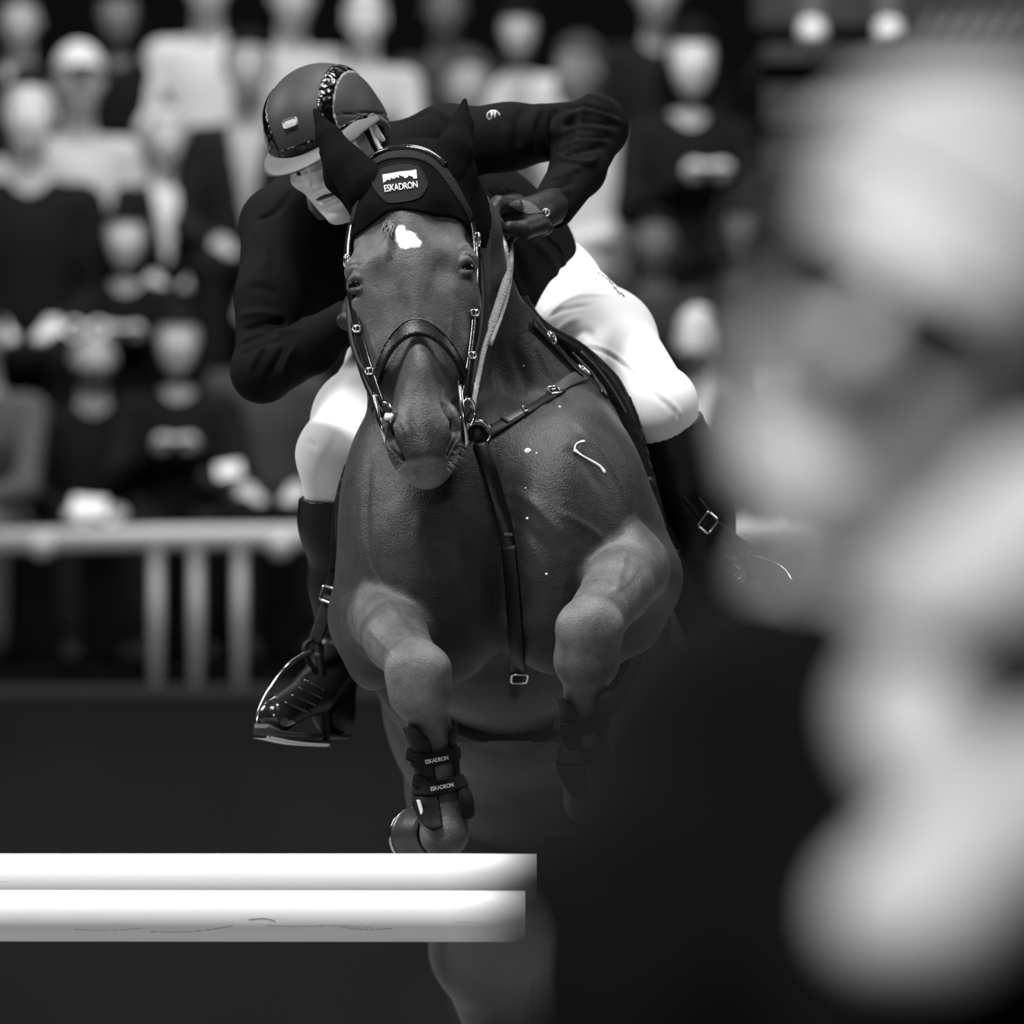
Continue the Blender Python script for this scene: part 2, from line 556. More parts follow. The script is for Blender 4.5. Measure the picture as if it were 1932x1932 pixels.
LEGR += [ell(Q(1106, 1460, -.35), (.040, .042, .038), .02)] + chain(fore([(1108, 1475, -.36), (1108, 1512, -.34)]), [.038, .040], .02)

def hind(dx, fwd=0.0):
    c = chain([Q(935 + dx, 1480, 1.34 + fwd), Q(930 + dx, 1610, 1.10 + fwd), Q(914 + dx, 1790, 1.24 + fwd), Q(950 + dx, 1990, 1.48 + fwd)],
              [.15, .120, .090, .050], .05)
    c += chain([Q(950 + dx, 1990, 1.48 + fwd), Q(950 + dx, 2200, 1.36 + fwd), Q(950 + dx, 2420, 1.26 + fwd)], [.048, .030, .036], .02)
    c += chain([Q(950 + dx, 2420, 1.26 + fwd), Q(950 + dx, 2540, 1.16 + fwd)], [.036, .036], .02)
    c += [ell(Q(957 + dx, 1985, 1.53 + fwd), (.035, .05, .05), .02)]
    return c
HIND = hind(0) + hind(215, .08)

HORSE = TRUNK + NECK + HEAD + LEGL + LEGR + HIND
ZB = Q(0, 660, 0)[2]

gH = Grid((Q(570, 0, 0)[0], 19.36, Q(0, 975, -.6)[2]), (Q(925, 0, 0)[0], 20.02, Q(0, 170, -.2)[2]), 0.0026)
# the eyes sit where the brow turns to the side of the face
gE = Grid(gH.lo, gH.lo + (gH.n - 1) * gH.res, .005)
surfE = Surf(*gE.mesh(gE.field(HEAD + NECK), 1))
EYES = []
for (ex, ey), sx in (((667, 540), -1), ((885, 507), 1)):
    p, n = surfE.hit(ex, ey); p = np.array(p)
    c = p - np.array(n) * .0075 + hw * .001
    EYES.append(c)
    HEAD += [ell(p, np.array((21, 17, 17)) * PXM, .014, HROT, 's')]
    out = hu * sx
    for up, r, (wi, wo) in ((-1, .0066, (13, 14)), (1, .0046, (14, 13))):
        a0, a1, a2 = (c - out * 18 * PXM + hw * 8 * PXM + hv * 4 * PXM, c + hv * up * wi * PXM + hw * 13 * PXM + out * 2 * PXM,
                      c + out * 14 * PXM - hw * 4 * PXM + hv * -1 * PXM)
        q = polyline([a0, a1, a2], 7)
        HEAD += [cap(q[i], q[i + 1], r, r, .006) for i in range(6)]
fH = gH.field(HEAD + NECK)
vH, qH = gH.mesh(fH, 2)
gB = Grid((Q(610, 0, 0)[0], 19.42, 0.74), (Q(1290, 0, 0)[0], 20.62, Q(0, 340, 0)[2]), 0.0050)
fB = gB.field(TRUNK + NECK + LEGL + LEGR + HIND)
fBh = fB
vB, qB = gB.mesh(fB, 2)
gR = Grid((Q(580, 0, 0)[0], 20.575, 0.02), (Q(1400, 0, 0)[0], 22.1, 1.95), 0.010)
vR, qR = gR.mesh(gR.field(TRUNK + HIND), 2)

surfH, surfB = Surf(vH, qH), Surf(vB, qB)

# relief: veins, muscle lines, eyelid wrinkles
nH, nB = vnormals(vH, qH), vnormals(vB, qB)
def relief(v, nv, surf, pix, amp, sig, n=14):
    crease(v, nv, [np.array(p) for p in lay(surf, pix, n)[0]], amp, sig)
for pix, a, s in [
    ([(1040, 960), (1090, 985), (1130, 1010), (1160, 1060)], .003, .006),
    ([(960, 925), (1000, 945), (1040, 985), (1080, 1030)], .004, .010),
    ([(930, 960), (985, 990), (1040, 1050), (1060, 1110)], -.004, .012),
    ([(1075, 790), (1120, 830), (1165, 900), (1195, 990)], .003, .009),
    ([(1060, 840), (1100, 870), (1140, 930)], -.003, .010),
    ([(1010, 640), (1030, 690), (1060, 730)], .004, .010),
    ([(960, 640), (985, 700), (1010, 760)], -.004, .014),
    ([(925, 700), (945, 760), (960, 800)], .003, .010),
    ([(700, 860), (690, 960), (700, 1060), (740, 1120)], -.004, .012),
    ([(800, 960), (790, 1040), (820, 1120)], .004, .016),
    ([(860, 1000), (875, 1080), (900, 1140)], .003, .012),
    ([(720, 1120), (752, 1165), (785, 1215)], .003, .006),
    ([(690, 1180), (725, 1215), (750, 1240)], .003, .006),
    ([(1180, 1030), (1172, 1080), (1160, 1120)], .003, .006),
    ([(1140, 1130), (1180, 1100), (1210, 1060)], .0025, .005),
]:
    relief(vB, nB, surfB, pix, a, s)
for pix, a, s in [
    ([(866, 466), (885, 462), (900, 470)], .0022, .0028), ([(862, 476), (882, 472), (900, 480)], -.0018, .0026),
    ([(650, 495), (666, 486), (684, 492)], .0022, .0028), ([(652, 505), (668, 498), (684, 503)], -.0018, .0026),
    ([(690, 590), (700, 640), (720, 700)], .0015, .0040),
    ([(858, 560), (852, 620), (840, 690)], .0015, .0040),
    ([(745, 780), (760, 800), (770, 830)], .0015, .004),
    ([(852, 770), (858, 790), (860, 805)], .002, .004),
    ([(770, 880), (800, 890), (835, 884)], -.0015, .003),
]:
    relief(vH, nH, surfH, pix, a, s)

off1 = len(vH); off2 = off1 + len(vB)
vA = np.concatenate([vH, vB, vR]); qA = np.concatenate([qH, qB + off1, qR + off2])

def open_edge(q):
    e = np.concatenate([np.sort(np.stack([q[:, i], q[:, (i + 1) % 4]], 1), 1) for i in range(4)])
    u, c = np.unique(e, axis=0, return_counts=True)
    return np.unique(u[c == 1])
def weld(va, qa, o_a, vb, o_b, sub):
    from mathutils.kdtree import KDTree
    kd = KDTree(len(sub))
    for i in sub: kd.insert(vb[i].tolist(), int(i))
    kd.balance()
    for i in open_edge(qa):
        _, j, d = kd.find(va[i].tolist())
        if d < 0.03: remap[i + o_a] = j + o_b
remap = np.arange(len(vA))
weld(vH, qH, 0, vB, off1, range(len(vB)))
weld(vR, qR, off2, vB, off1, range(len(vB)))
qA = remap[qA]
bad = np.array([len(set(x)) < 4 for x in qA.tolist()])

# coat colour carried on the mesh: white star, dark muzzle (true markings), tones set by body part
def smooth01(x): x = np.clip(x, 0, 1); return x * x * (3 - 2 * x)
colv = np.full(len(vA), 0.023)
rs = np.random.RandomState(3)
hu_, hv_ = (vA - HO) @ hu / PXM, (vA - HO) @ hv / PXM * math.cos(TILT)
hw_ = (vA - HO) @ hw / PXM
isH = (np.arange(len(vA)) < off1)
px_ = 966 + vA[:, 0] / vA[:, 1] * F; py_ = 966 - (vA[:, 2] - CAM_H) / vA[:, 1] * F
def wob(a, b): return np.sin(a * .21 + 1.3) * 3 + np.sin(b * .33 + a * .11) * 3 + np.sin(a * .47 - b * .29) * 2
def dist(prims, p):
    d = np.full(len(p), 9.0)
    for q in prims:
        if q[0] != 'c' or q[-1] == 's': continue
        ba = q[2] - q[1]; t = np.clip(((p - q[1]) @ ba) / (ba @ ba + 1e-12), 0, 1)
        d = np.minimum(d, np.linalg.norm(p - q[1] - t[:, None] * ba, axis=1) - (q[3][0] + t * (q[3][1] - q[3][0])))
    return d
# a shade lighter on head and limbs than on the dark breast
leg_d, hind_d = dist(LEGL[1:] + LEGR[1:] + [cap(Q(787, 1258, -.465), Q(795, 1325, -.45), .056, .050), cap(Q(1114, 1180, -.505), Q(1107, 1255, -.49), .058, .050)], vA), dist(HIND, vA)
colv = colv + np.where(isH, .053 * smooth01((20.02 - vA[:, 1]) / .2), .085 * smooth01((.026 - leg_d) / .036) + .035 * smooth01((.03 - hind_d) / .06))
mz = smooth01((hv_ - 255 + wob(hu_, hv_) * 2) / 55) * isH
colv = colv * (1 - mz) + 0.018 * mz
rim = smooth01((hv_ - 346) / 14) * isH  # pale lip hair, with the backlight on it put into the colour
colv = colv * (1 - rim) + 0.12 * rim
def blot(cx, cy, rx, ry, edge=0.25):
    d = np.hypot((px_ - cx) / rx, (py_ - cy) / ry) + wob(px_, py_) * 0.018
    return smooth01((1 - d) / edge) * isH * (hw_ > -60)
st = np.maximum.reduce([blot(768, 452, 24, 19), blot(756, 440, 12, 17), blot(782, 459, 14, 10)])
colv = colv * (1 - st) + 0.85 * st
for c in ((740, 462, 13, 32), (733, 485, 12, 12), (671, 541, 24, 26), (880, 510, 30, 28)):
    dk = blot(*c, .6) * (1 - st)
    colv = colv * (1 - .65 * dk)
tri = []
for x in qA[bad].tolist():
    y = [x[i] for i in range(4) if x[i] != x[i - 1]]
    if len(set(y)) == 3 and len(y) == 3: tri.append(y)
qA = qA[~bad]
tri = np.array(tri, dtype=np.int64).reshape(-1, 3)
used = np.unique(np.concatenate([qA.ravel(), tri.ravel()])); back = np.zeros(len(vA), np.int64); back[used] = np.arange(len(used))
vA, qA, tri, colv = vA[used], back[qA], back[tri], colv[used]
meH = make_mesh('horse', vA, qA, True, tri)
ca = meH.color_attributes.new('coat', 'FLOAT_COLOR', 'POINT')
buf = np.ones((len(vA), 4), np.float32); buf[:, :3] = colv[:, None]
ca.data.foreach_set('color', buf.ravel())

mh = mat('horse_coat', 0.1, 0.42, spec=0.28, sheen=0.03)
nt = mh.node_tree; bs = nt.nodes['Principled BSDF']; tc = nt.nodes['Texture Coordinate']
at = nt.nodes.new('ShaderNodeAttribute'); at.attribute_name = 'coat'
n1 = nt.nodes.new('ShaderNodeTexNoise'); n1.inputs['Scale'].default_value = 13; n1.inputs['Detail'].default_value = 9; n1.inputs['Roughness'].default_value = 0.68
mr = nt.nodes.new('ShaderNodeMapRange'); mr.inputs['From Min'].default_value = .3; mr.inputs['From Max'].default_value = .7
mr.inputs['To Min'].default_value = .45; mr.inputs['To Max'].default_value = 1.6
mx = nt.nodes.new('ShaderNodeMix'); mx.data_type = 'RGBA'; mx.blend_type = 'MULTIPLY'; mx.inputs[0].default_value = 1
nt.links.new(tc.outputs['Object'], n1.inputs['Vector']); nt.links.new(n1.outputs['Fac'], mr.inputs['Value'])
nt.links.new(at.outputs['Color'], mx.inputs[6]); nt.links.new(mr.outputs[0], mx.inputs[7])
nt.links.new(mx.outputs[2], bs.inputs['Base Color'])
n2 = nt.nodes.new('ShaderNodeTexNoise'); n2.inputs['Scale'].default_value = 330; n2.inputs['Detail'].default_value = 3
n3 = nt.nodes.new('ShaderNodeTexNoise'); n3.inputs['Scale'].default_value = 20; n3.inputs['Detail'].default_value = 3; n3.inputs['Roughness'].default_value = .5
ad = nt.nodes.new('ShaderNodeMath'); ad.operation = 'MULTIPLY_ADD'; ad.inputs[1].default_value = 2.2
bp = nt.nodes.new('ShaderNodeBump'); bp.inputs['Strength'].default_value = 0.6; bp.inputs['Distance'].default_value = 0.0022
nt.links.new(tc.outputs['Object'], n2.inputs['Vector']); nt.links.new(tc.outputs['Object'], n3.inputs['Vector'])
nt.links.new(n3.outputs['Fac'], ad.inputs[0]); nt.links.new(n2.outputs['Fac'], ad.inputs[2])
nt.links.new(ad.outputs[0], bp.inputs['Height']); nt.links.new(bp.outputs['Normal'], bs.inputs['Normal'])

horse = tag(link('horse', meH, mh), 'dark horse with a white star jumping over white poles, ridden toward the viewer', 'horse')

# eyes
M['eye'] = mat('horse_eye', 0.003, 0.12, spec=0.35)
for c in EYES:
    bm = bmesh.new(); bmesh.ops.create_uvsphere(bm, u_segments=20, v_segments=14, radius=.0165)
    me = bpy.data.meshes.new('eye'); bm.to_mesh(me); bm.free()
    for p_ in me.polygons: p_.use_smooth = True
    link('eye', xform(me, Matrix.Translation(Vector(c))), M['eye'], horse)
# ------------------------------------------------------------------ the rider
def shrink(prims, d):
    out = []
    for p in prims:
        if p[0] == 'e': out.append(('e', p[1], np.maximum(p[2] - d, .006), p[3], p[4], p[5]))
        else: out.append(('c', p[1], p[2], (max(p[3][0] - d, .005), max(p[3][1] - d, .005)), p[4], p[5]))
    return out

RC = Q(626, 277, .24)               # middle of the skull
yaw, pit, rol = math.radians(27), math.radians(10), math.radians(19)
rw = np.array((-math.sin(yaw), -math.cos(yaw), 0)); ru = np.array((math.cos(yaw), -math.sin(yaw), 0)); rv = np.array((0, 0, -1.0))
rw, rv = rw * math.cos(pit) + rv * math.sin(pit), rv * math.cos(pit) - rw * math.sin(pit)
RR = np.array(Matrix.Rotation(-rol, 3, 'Y'))
if (RR @ np.array((0, 0, -1.0)))[0] < 0: RR = RR.T
ru, rv, rw = RR @ ru, RR @ rv, RR @ rw
RROT = np.stack([ru, rv, rw], 1)
def Rd(u, v, w): return RC + (ru * u + rv * v + rw * w) * 0.001
def rell(c, r, k=0.012, op='u', tw=0, ta=0):
    R = RROT
    if tw or ta: R = RROT @ np.array(Matrix.Rotation(math.radians(tw), 3, 'Z') @ Matrix.Rotation(math.radians(ta), 3, 'Y'))
    return ell(Rd(*c), np.array(r) * .001, k, R, op)
def rcap(a, b, ra, rb, k=0.012, op='u'): return cap(Rd(*a), Rd(*b), ra * .001, rb * .001, k, op)

FACE = [
    rell((0, -30, -6), (74, 92, 94), .02), rell((0, 34, 36), (60, 84, 58), .03),
    rcap((-44, 66, 6), (-14, 106, 62), 22, 15, .02), rcap((44, 66, 6), (14, 106, 62), 22, 15, .02),
    rell((0, 106, 70), (21, 14, 15), .014),
    rell((-46, 26, 60), (20, 17, 20), .02), rell((46, 26, 60), (20, 17, 20), .02),
    rell((0, -14, 80), (54, 12, 14), .016),
    rell((-32, 9, 94), (16, 10, 14), .014, 's'), rell((32, 9, 94), (16, 10, 14), .014, 's'),
    rcap((0, 0, 90), (0, 38, 106), 8, 10, .012), rell((-12, 42, 97), (8, 7, 10), .008), rell((12, 42, 97), (8, 7, 10), .008),
    rell((-7, 48, 99), (4, 3, 6), .004, 's'), rell((7, 48, 99), (4, 3, 6), .004, 's'),
    rell((0, 62, 88), (24, 7, 10), .008), rell((0, 77, 85), (20, 7, 10), .008),
    rcap((-24, 69, 84), (0, 69, 98), 3, 4.5, .004, 's'), rcap((24, 69, 84), (0, 69, 98), 3, 4.5, .004, 's'),
    rell((0, 92, 86), (16, 6, 8), .012, 's'),
    rell((-33, 10, 76), (12, 11, 12), .004), rell((33, 10, 76), (12, 11, 12), .004),
    rcap((-46, 1, 82), (-20, 1, 91), 4, 4, .005), rcap((20, 1, 91), (46, 1, 82), 4, 4, .005),
    rcap((-44, 19, 82), (-20, 18, 89), 3, 3, .005), rcap((20, 18, 89), (44, 19, 82), 3, 3, .005),
]
for s_ in (-1, 1):
    FACE += [rell((s_ * 78, 12, -8), (7, 31, 18), .006, ta=s_ * 22), rell((s_ * 87, 8, -4), (5, 20, 11), .006, 's', ta=s_ * 22),
             rcap((s_ * 85, -14, -14), (s_ * 86, 22, -22), 4, 4, .004), rell((s_ * 79, 36, 0), (6, 9, 8), .005)]
NECKR = [cap(Rd(0, 60, -34), Q(690, 372, .50), .060, .066, .03)]

TORSO = [
    cap(Q(528, 425, .42), Q(700, 340, .48), .060, .085, .05), cap(Q(700, 340, .48), Q(842, 272, .40), .085, .066, .05),
    ell(Q(720, 430, .62), (.185, .15, .19), .07), ell(Q(610, 470, .50), (.12, .12, .16), .06),
    ell(Q(850, 450, .76), (.17, .17, .165), .07),
    ell(Q(960, 500, .84), (.125, .16, .135), .06), ell(Q(985, 560, .80), (.085, .12, .09), .05),
]
ARM_A = chain([Q(842, 272, .38), Q(960, 258, .36), Q(1118, 240, .46)], [.066, .054, .047], .03) \
    + [ell(Q(1128, 236, .47), (.050, .05, .054), .02)] \
    + chain([Q(1126, 244, .46), Q(1090, 320, .34), Q(1044, 390, .23)], [.050, .046, .039], .02)
ARM_B = chain([Q(528, 425, .40), Q(512, 560, .30), Q(496, 690, .24)], [.068, .058, .050], .03) \
    + [ell(Q(490, 704, .24), (.048, .05, .05), .02)] \
    + chain([Q(500, 700, .22), Q(590, 652, .12), Q(655, 605, .04)], [.052, .046, .036], .02)
PELVIS = [ell(Q(960, 560, .92), (.16, .15, .12), .06), ell(Q(1018, 535, .90), (.085, .12, .085), .05)]
THIGH_A = chain([Q(1040, 565, .84), Q(1140, 642, .62), Q(1240, 760, .36)], [.098, .085, .061], .04) + [ell(Q(1248, 762, .34), (.050, .056, .058), .03)]
THIGH_B = chain([Q(860, 610, .86), Q(752, 690, .62), Q(674, 785, .42), Q(636, 858, .32)], [.098, .084, .070, .066], .04)
CALF_A = chain([Q(1248, 768, .35), Q(1278, 860, .44), Q(1318, 970, .52), Q(1352, 1072, .58)], [.058, .059, .052, .040], .03)
CALF_B = chain([Q(634, 858, .33), Q(640, 985, .40), Q(648, 1100, .46), Q(646, 1230, .50)], [.066, .060, .050, .040], .03)
FOOT_A = chain([Q(1352, 1072, .58), Q(1392, 1122, .50), Q(1440, 1150, .42)], [.042, .038, .031], .02) + [ell(Q(1352, 1128, .60), (.034, .04, .032), .02), cap(Q(1352, 1072, .58), Q(1352, 1128, .60), .038, .032, .02)]
FOOT_B = chain([Q(640, 1236, .48), Q(592, 1306, .38), Q(518, 1352, .28)], [.042, .036, .030], .02) + [ell(Q(630, 1345, .48), (.034, .04, .036), .02), cap(Q(642, 1230, .49), Q(630, 1345, .48), .038, .034, .02)]

def hand(px_pts):
    return px_pts
GL_A = [cap(Q(1050, 384, 0.240), Q(1014, 404, 0.130), .030, .034, .02), ell(Q(992, 411, 0.110), (.040, .036, .034), .015),
        ell(Q(960, 412, 0.100), (.024, .030, .026), .012), ell(Q(1016, 428, 0.080), (.026, .024, .018), .012)]
FINGERS_A = [
    chain([Q(970, 388, 0.070), Q(940, 386, 0.040), Q(926, 404, 0.020), Q(940, 422, 0.020)], [.0150, .0150, .0130, .011], .006),
    chain([Q(970, 400, 0.110), Q(936, 400, 0.090), Q(929, 418, 0.060), Q(944, 434, 0.050)], [.0145, .0140, .0125, .0105], .006),
    chain([Q(972, 412, 0.150), Q(940, 416, 0.130), Q(937, 432, 0.090), Q(952, 443, 0.080)], [.0140, .0130, .0115, .0100], .006),
    chain([Q(976, 424, 0.170), Q(950, 430, 0.160), Q(950, 444, 0.120), Q(964, 449, 0.110)], [.0125, .0115, .0105, .009], .006)]
GL_A += [ell(Q(974, 409, .10), (.034, .031, .030), .012)]
THUMB_A = chain([Q(1018, 424, 0.050), Q(988, 434, 0.010), Q(960, 430, -0.010)], [.0180, .0155, .0120], .008)
def shiftp(prims, d):
    return [('c', p[1] + d, p[2] + d, p[3], p[4], p[5]) if p[0] == 'c' else ('e', p[1] + d, p[2], p[3], p[4], p[5]) for p in prims]
def mirrorx(prims, x0):
    f = lambda c: np.array((2 * x0 - c[0], c[1], c[2]))
    return [('c', f(p[1]), f(p[2]), p[3], p[4], p[5]) if p[0] == 'c' else ('e', f(p[1]), p[2], p[3], p[4], p[5]) for p in prims]
xm = Q(990, 0, 0)[0]
dB = Q(700, 588, -.02) - Q(990, 412, .13); dB[0] = Q(690, 0, 0)[0] - xm
GL_B = shiftp(mirrorx(GL_A[1:], xm), dB)
FINGERS_B = [shiftp(mirrorx(f, xm), dB) for f in FINGERS_A]
THUMB_B = shiftp(mirrorx(THUMB_A, xm), dB)

def sdf_obj(name, lo, hi, res, fn, m, parent, smooth=2):
    g = Grid(lo, hi, res)
    v, q = g.mesh(fn(g), smooth)
    return v, q

rider = empty('person', Q(1000, 700, .8), 'rider in dark jacket and white breeches crouched over the jumping horse', 'person')

# the body: one skin from head to feet under the clothes
BODY = [cap(Q(1042, 390, .24), Q(1004, 406, .14), .024, .024, .02), cap(Q(655, 605, .04), Q(690, 590, -.02), .024, .024, .02)] + shrink(TORSO + ARM_A + ARM_B + PELVIS + THIGH_A + THIGH_B + CALF_A + CALF_B + FOOT_A + FOOT_B, .012)
HANDS = shrink(GL_A + GL_B, .005) + sum([shrink(f, .003) for f in FINGERS_A + FINGERS_B], []) + shrink(THUMB_A + THUMB_B, .003)
HEADR = FACE + NECKR
g1 = Grid(Rd(0, 0, 0) - .19, Rd(0, 0, 0) + .19, .0023)
v1, q1 = g1.mesh(g1.field(HEADR + BODY), 1)
g2 = Grid((Q(420, 0, .3)[0], 19.75, Q(0, 1420, .5)[2]), (Q(1520, 0, .3)[0], 21.2, Q(0, 150, .4)[2]), .0085)
f2 = g2.field(BODY + HANDS + [NECKR[0]])
v2, q2 = g2.mesh(f2, 1)
from mathutils.kdtree import KDTree
kd = KDTree(len(v2))
for i, p in enumerate(v2.tolist()): kd.insert(p, i)
kd.balance()
rm = np.arange(len(v1)) + len(v2)
for i in open_edge(q1):
    _, j, d = kd.find(v1[i].tolist())
    if d < .04: rm[i] = j
# the coarse body keeps only what the fine head does not carry
inside = (np.abs(v2 - Rd(0, 0, 0)) < .183).all(1)
q2 = q2[~inside[q2].all(1)]
qb = np.concatenate([q2, rm[q1]])
okq = np.array([len(set(x)) == 4 for x in qb.tolist()])
tb = [y for y in ([x[i] for i in range(4) if x[i] != x[i - 1]] for x in qb[~okq].tolist()) if len(y) == 3 and len(set(y)) == 3]
qb = qb[okq]
M['skin'] = mat('skin', 0.82, 0.5, spec=0.4, noise=(60, .12), bump=(500, .2))
nt = M['skin'].node_tree; nt.nodes['Principled BSDF'].inputs['Subsurface Weight'].default_value = 0.0
meb = make_mesh('body', np.concatenate([v2, v1]), qb, True, tb)
body = link('body', meb, M['skin'], rider)
surfF = Surf(v1, q1)

# lips: a darker strip laid in the mouth opening
def ribbon_on(surf, pts, r, name, m, parent, n=12, rr=None):
    ps = []
    for p in polyline(pts, n):
        a, b = surf.near(p); ps.append(a)
    R = [r * (0.35 + 0.65 * math.sin(math.pi * (i + .5) / n)) for i in range(n)]
    return link(name, tube(ps, R, 6, name=name), m, parent)
M['lip'] = mat('lip', 0.03, 0.5)
ribbon_on(surfF, [Rd(-22, 68.5, 90), Rd(-8, 68, 97), Rd(8, 68, 97), Rd(22, 68.5, 90)], .0042, 'mouth', M['lip'], body)
M['white_eye'] = mat('eye_white', 0.55, 0.1, coat=1.0)
M['dark'] = mat('near_black', 0.004, 0.3)
for s_ in (-1, 1):
    bm = bmesh.new(); bmesh.ops.create_uvsphere(bm, u_segments=16, v_segments=10, radius=.0115)
    me = bpy.data.meshes.new('eye'); bm.to_mesh(me); bm.free()
    e = link('eye', xform(me, Matrix.Translation(Vector(Rd(s_ * 33, 10, 78)))), M['white_eye'], body)
    bm = bmesh.new(); bmesh.ops.create_uvsphere(bm, u_segments=12, v_segments=8, radius=.006)
    me = bpy.data.meshes.new('iris'); bm.to_mesh(me); bm.free()
    link('iris', xform(me, Matrix.Translation(Vector(Rd(s_ * 33 - 1, 12, 84.5)))), M['dark'], body)
    ribbon_on(surfF, [Rd(s_ * 16, -9, 97), Rd(s_ * 32, -14, 94), Rd(s_ * 50, -8, 80)], .0035, 'eyebrow', M['lip'], body)
# hair behind the ears
gh = Grid(Rd(0, 0, 0) - .17, Rd(0, 0, 0) + .17, .004)
Uh = ((gh.X - RC[0]) * rv[0] + (gh.Y - RC[1]) * rv[1] + (gh.Z - RC[2]) * rv[2])
Wh = ((gh.X - RC[0]) * rw[0] + (gh.Y - RC[1]) * rw[1] + (gh.Z - RC[2]) * rw[2])
fh = np.maximum(gh.field(FACE[:1]) - .006, np.maximum(Uh - .055, Wh + .012 + np.maximum(-.02 - Uh, 0) * -.6))
vh, qh = gh.mesh(fh, 1)
M['hair'] = mat('dark_hair', 0.02, 0.5, bump=(300, .6))
link('hair', make_mesh('hair', vh, qh), M['hair'], rider)

# jacket
M['jacket'] = mat('jacket_cloth', 0.0048, 0.8, spec=0.06, sheen=0.0, bump=(650, .25))
gj = Grid((Q(420, 0, .3)[0], 19.95, Q(0, 800, .3)[2]), (Q(1200, 0, .3)[0], 21.15, Q(0, 150, .4)[2]), .0048)
fj = gj.field(TORSO + ARM_A + ARM_B + [cap(Q(660, 372, .44), Q(700, 350, .48), .070, .085, .03)])
fj = np.maximum(fj, -gj.field([cap(Rd(0, 40, -20), Q(676, 366, .46), .062, .064, .0)]))             # neck opening
fj = np.maximum(fj, -gj.field([cap(Q(1046, 386, .24), Q(1010, 428, .16), .028, .036, .0)]))          # cuffs
fj = np.maximum(fj, -gj.field([cap(Q(655, 605, .05), Q(700, 575, .0), .026, .034, .0)]))
vj, qj = gj.mesh(fj, 2)
nj = vnormals(vj, qj); sj = Surf(vj, qj)
rs = random.Random(8)
folds = [
    # around the raised elbow
    ([(1075, 190), (1120, 183), (1165, 205)], .004, .006), ([(1062, 205), (1110, 198), (1172, 222)], -.005, .005),
    ([(1058, 222), (1110, 212), (1176, 232)], .005, .006), ([(1056, 238), (1110, 228), (1170, 240)], -.005, .005),
    ([(1054, 252), (1105, 244), (1166, 250)], .005, .006), ([(1052, 268), (1100, 258), (1156, 262)], -.005, .005),
    ([(1050, 284), (1095, 270), (1150, 268)], .005, .006), ([(1052, 298), (1098, 284), (1140, 276)], -.005, .005),
    ([(1046, 292), (1075, 306), (1110, 308), (1128, 296)], .005, .005), ([(1030, 345), (1065, 330), (1100, 312)], .004, .006),
    ([(1020, 362), (1060, 352), (1085, 340)], -.004, .006), ([(1012, 380), (1050, 370), (1080, 352)], .003, .006),
    # upper sleeve
    ([(1062, 190), (1040, 235), (1046, 290)], -.006, .007), ([(1020, 196), (1000, 240), (1006, 290)], .004, .008),
    ([(990, 200), (975, 240), (980, 285)], -.004, .008), ([(960, 235), (955, 265), (962, 300)], .003, .008),
    ([(872, 210), (878, 250), (890, 300)], -.005, .006), ([(800, 200), (835, 215), (870, 235)], .004, .010),
    ([(735, 240), (780, 222), (830, 205)], -.003, .008),
    # folded elbow on the other arm
    ([(445, 600), (490, 590), (540, 600)], .004, .007), ([(448, 625), (500, 612), (560, 606)], -.006, .006),
    ([(446, 650), (500, 632), (575, 620)], .005, .006), ([(450, 672), (490, 650), (540, 640)], -.004, .006),
    ([(470, 700), (490, 668), (505, 650)], .004, .006), ([(500, 720), (520, 680), (535, 650)], -.004, .006),
    ([(530, 715), (545, 680), (560, 650)], .004, .006), ([(470, 540), (500, 545), (530, 560)], -.003, .007),
    ([(480, 415), (520, 400), (560, 350)], -.004, .005), ([(478, 422), (500, 470), (496, 520)], .003, .010),
    # body
    ([(1000, 450), (1040, 490), (1050, 540)], .004, .010), ([(950, 440), (980, 500), (1000, 560)], -.004, .010),
]
for pix, a, s_ in folds:
    crease(vj, nj, [np.array(p) for p in lay(sj, pix, 14)[0]], a * 1.5, s_)
jacket = link('jacket', make_mesh('jacket', vj, qj), M['jacket'], rider)
sj = Surf(vj, qj)
# shirt collar under the chin, lapel, hem seam, emblem on the sleeve
M['collar'] = mat('grey_collar', 0.09, 0.8)
link('collar', strap_mesh([Q(584, 368, .33), Q(592, 386, .325), Q(606, 402, .32), Q(636, 404, .33), Q(668, 388, .36)],
                          [(-.6, -.8, .2), (-.4, -.9, 0), (0, -1, 0), (.3, -.9, 0), (.7, -.7, 0)], [.010, .022, .026, .018, .010], .004, 'collar'), M['collar'], jacket)
M['lapel'] = mat('lapel_cloth', 0.05, 0.7)
lp = [Q(935, 352, .40), Q(955, 372, .36), Q(985, 380, .345)]
link('lapel', strap_mesh(lp, [(0, -1, .3)] * 3, [.030, .034, .020], .004, 'lapel'), M['lapel'], jacket)
ps, ns = lay(sj, [(1030, 440), (1050, 458), (1064, 480), (1062, 515), (1036, 552)], 16, .0005)
link('hem', strap_mesh(ps, ns, .010, .0022, 'hem'), M['jacket'], jacket)
ps, ns = lay(sj, [(1064, 428), (1068, 445)], 4, .001)
M['emblem'] = mat('silver_emblem', 0.7, 0.3, metal=.6)
p0, n0 = sj.hit(931, 219)
ring = [p0 + Vector(n0) * .001 + Vector((math.cos(a) * .0105, 0, math.sin(a) * .0085)) for a in [2 * math.pi * i / 20 for i in range(20)]]
ringme = tube(ring, .0017, 6, True)
bars = [tube([p0 + Vector(n0) * .0015 + Vector((dx, 0, -.007)), p0 + Vector(n0) * .0015 + Vector((dx * .8, 0, .007))], .0022, 6) for dx in (-.003, .0035)]
link('emblem', join_meshes([ringme] + bars, 'emblem'), M['emblem'], jacket)
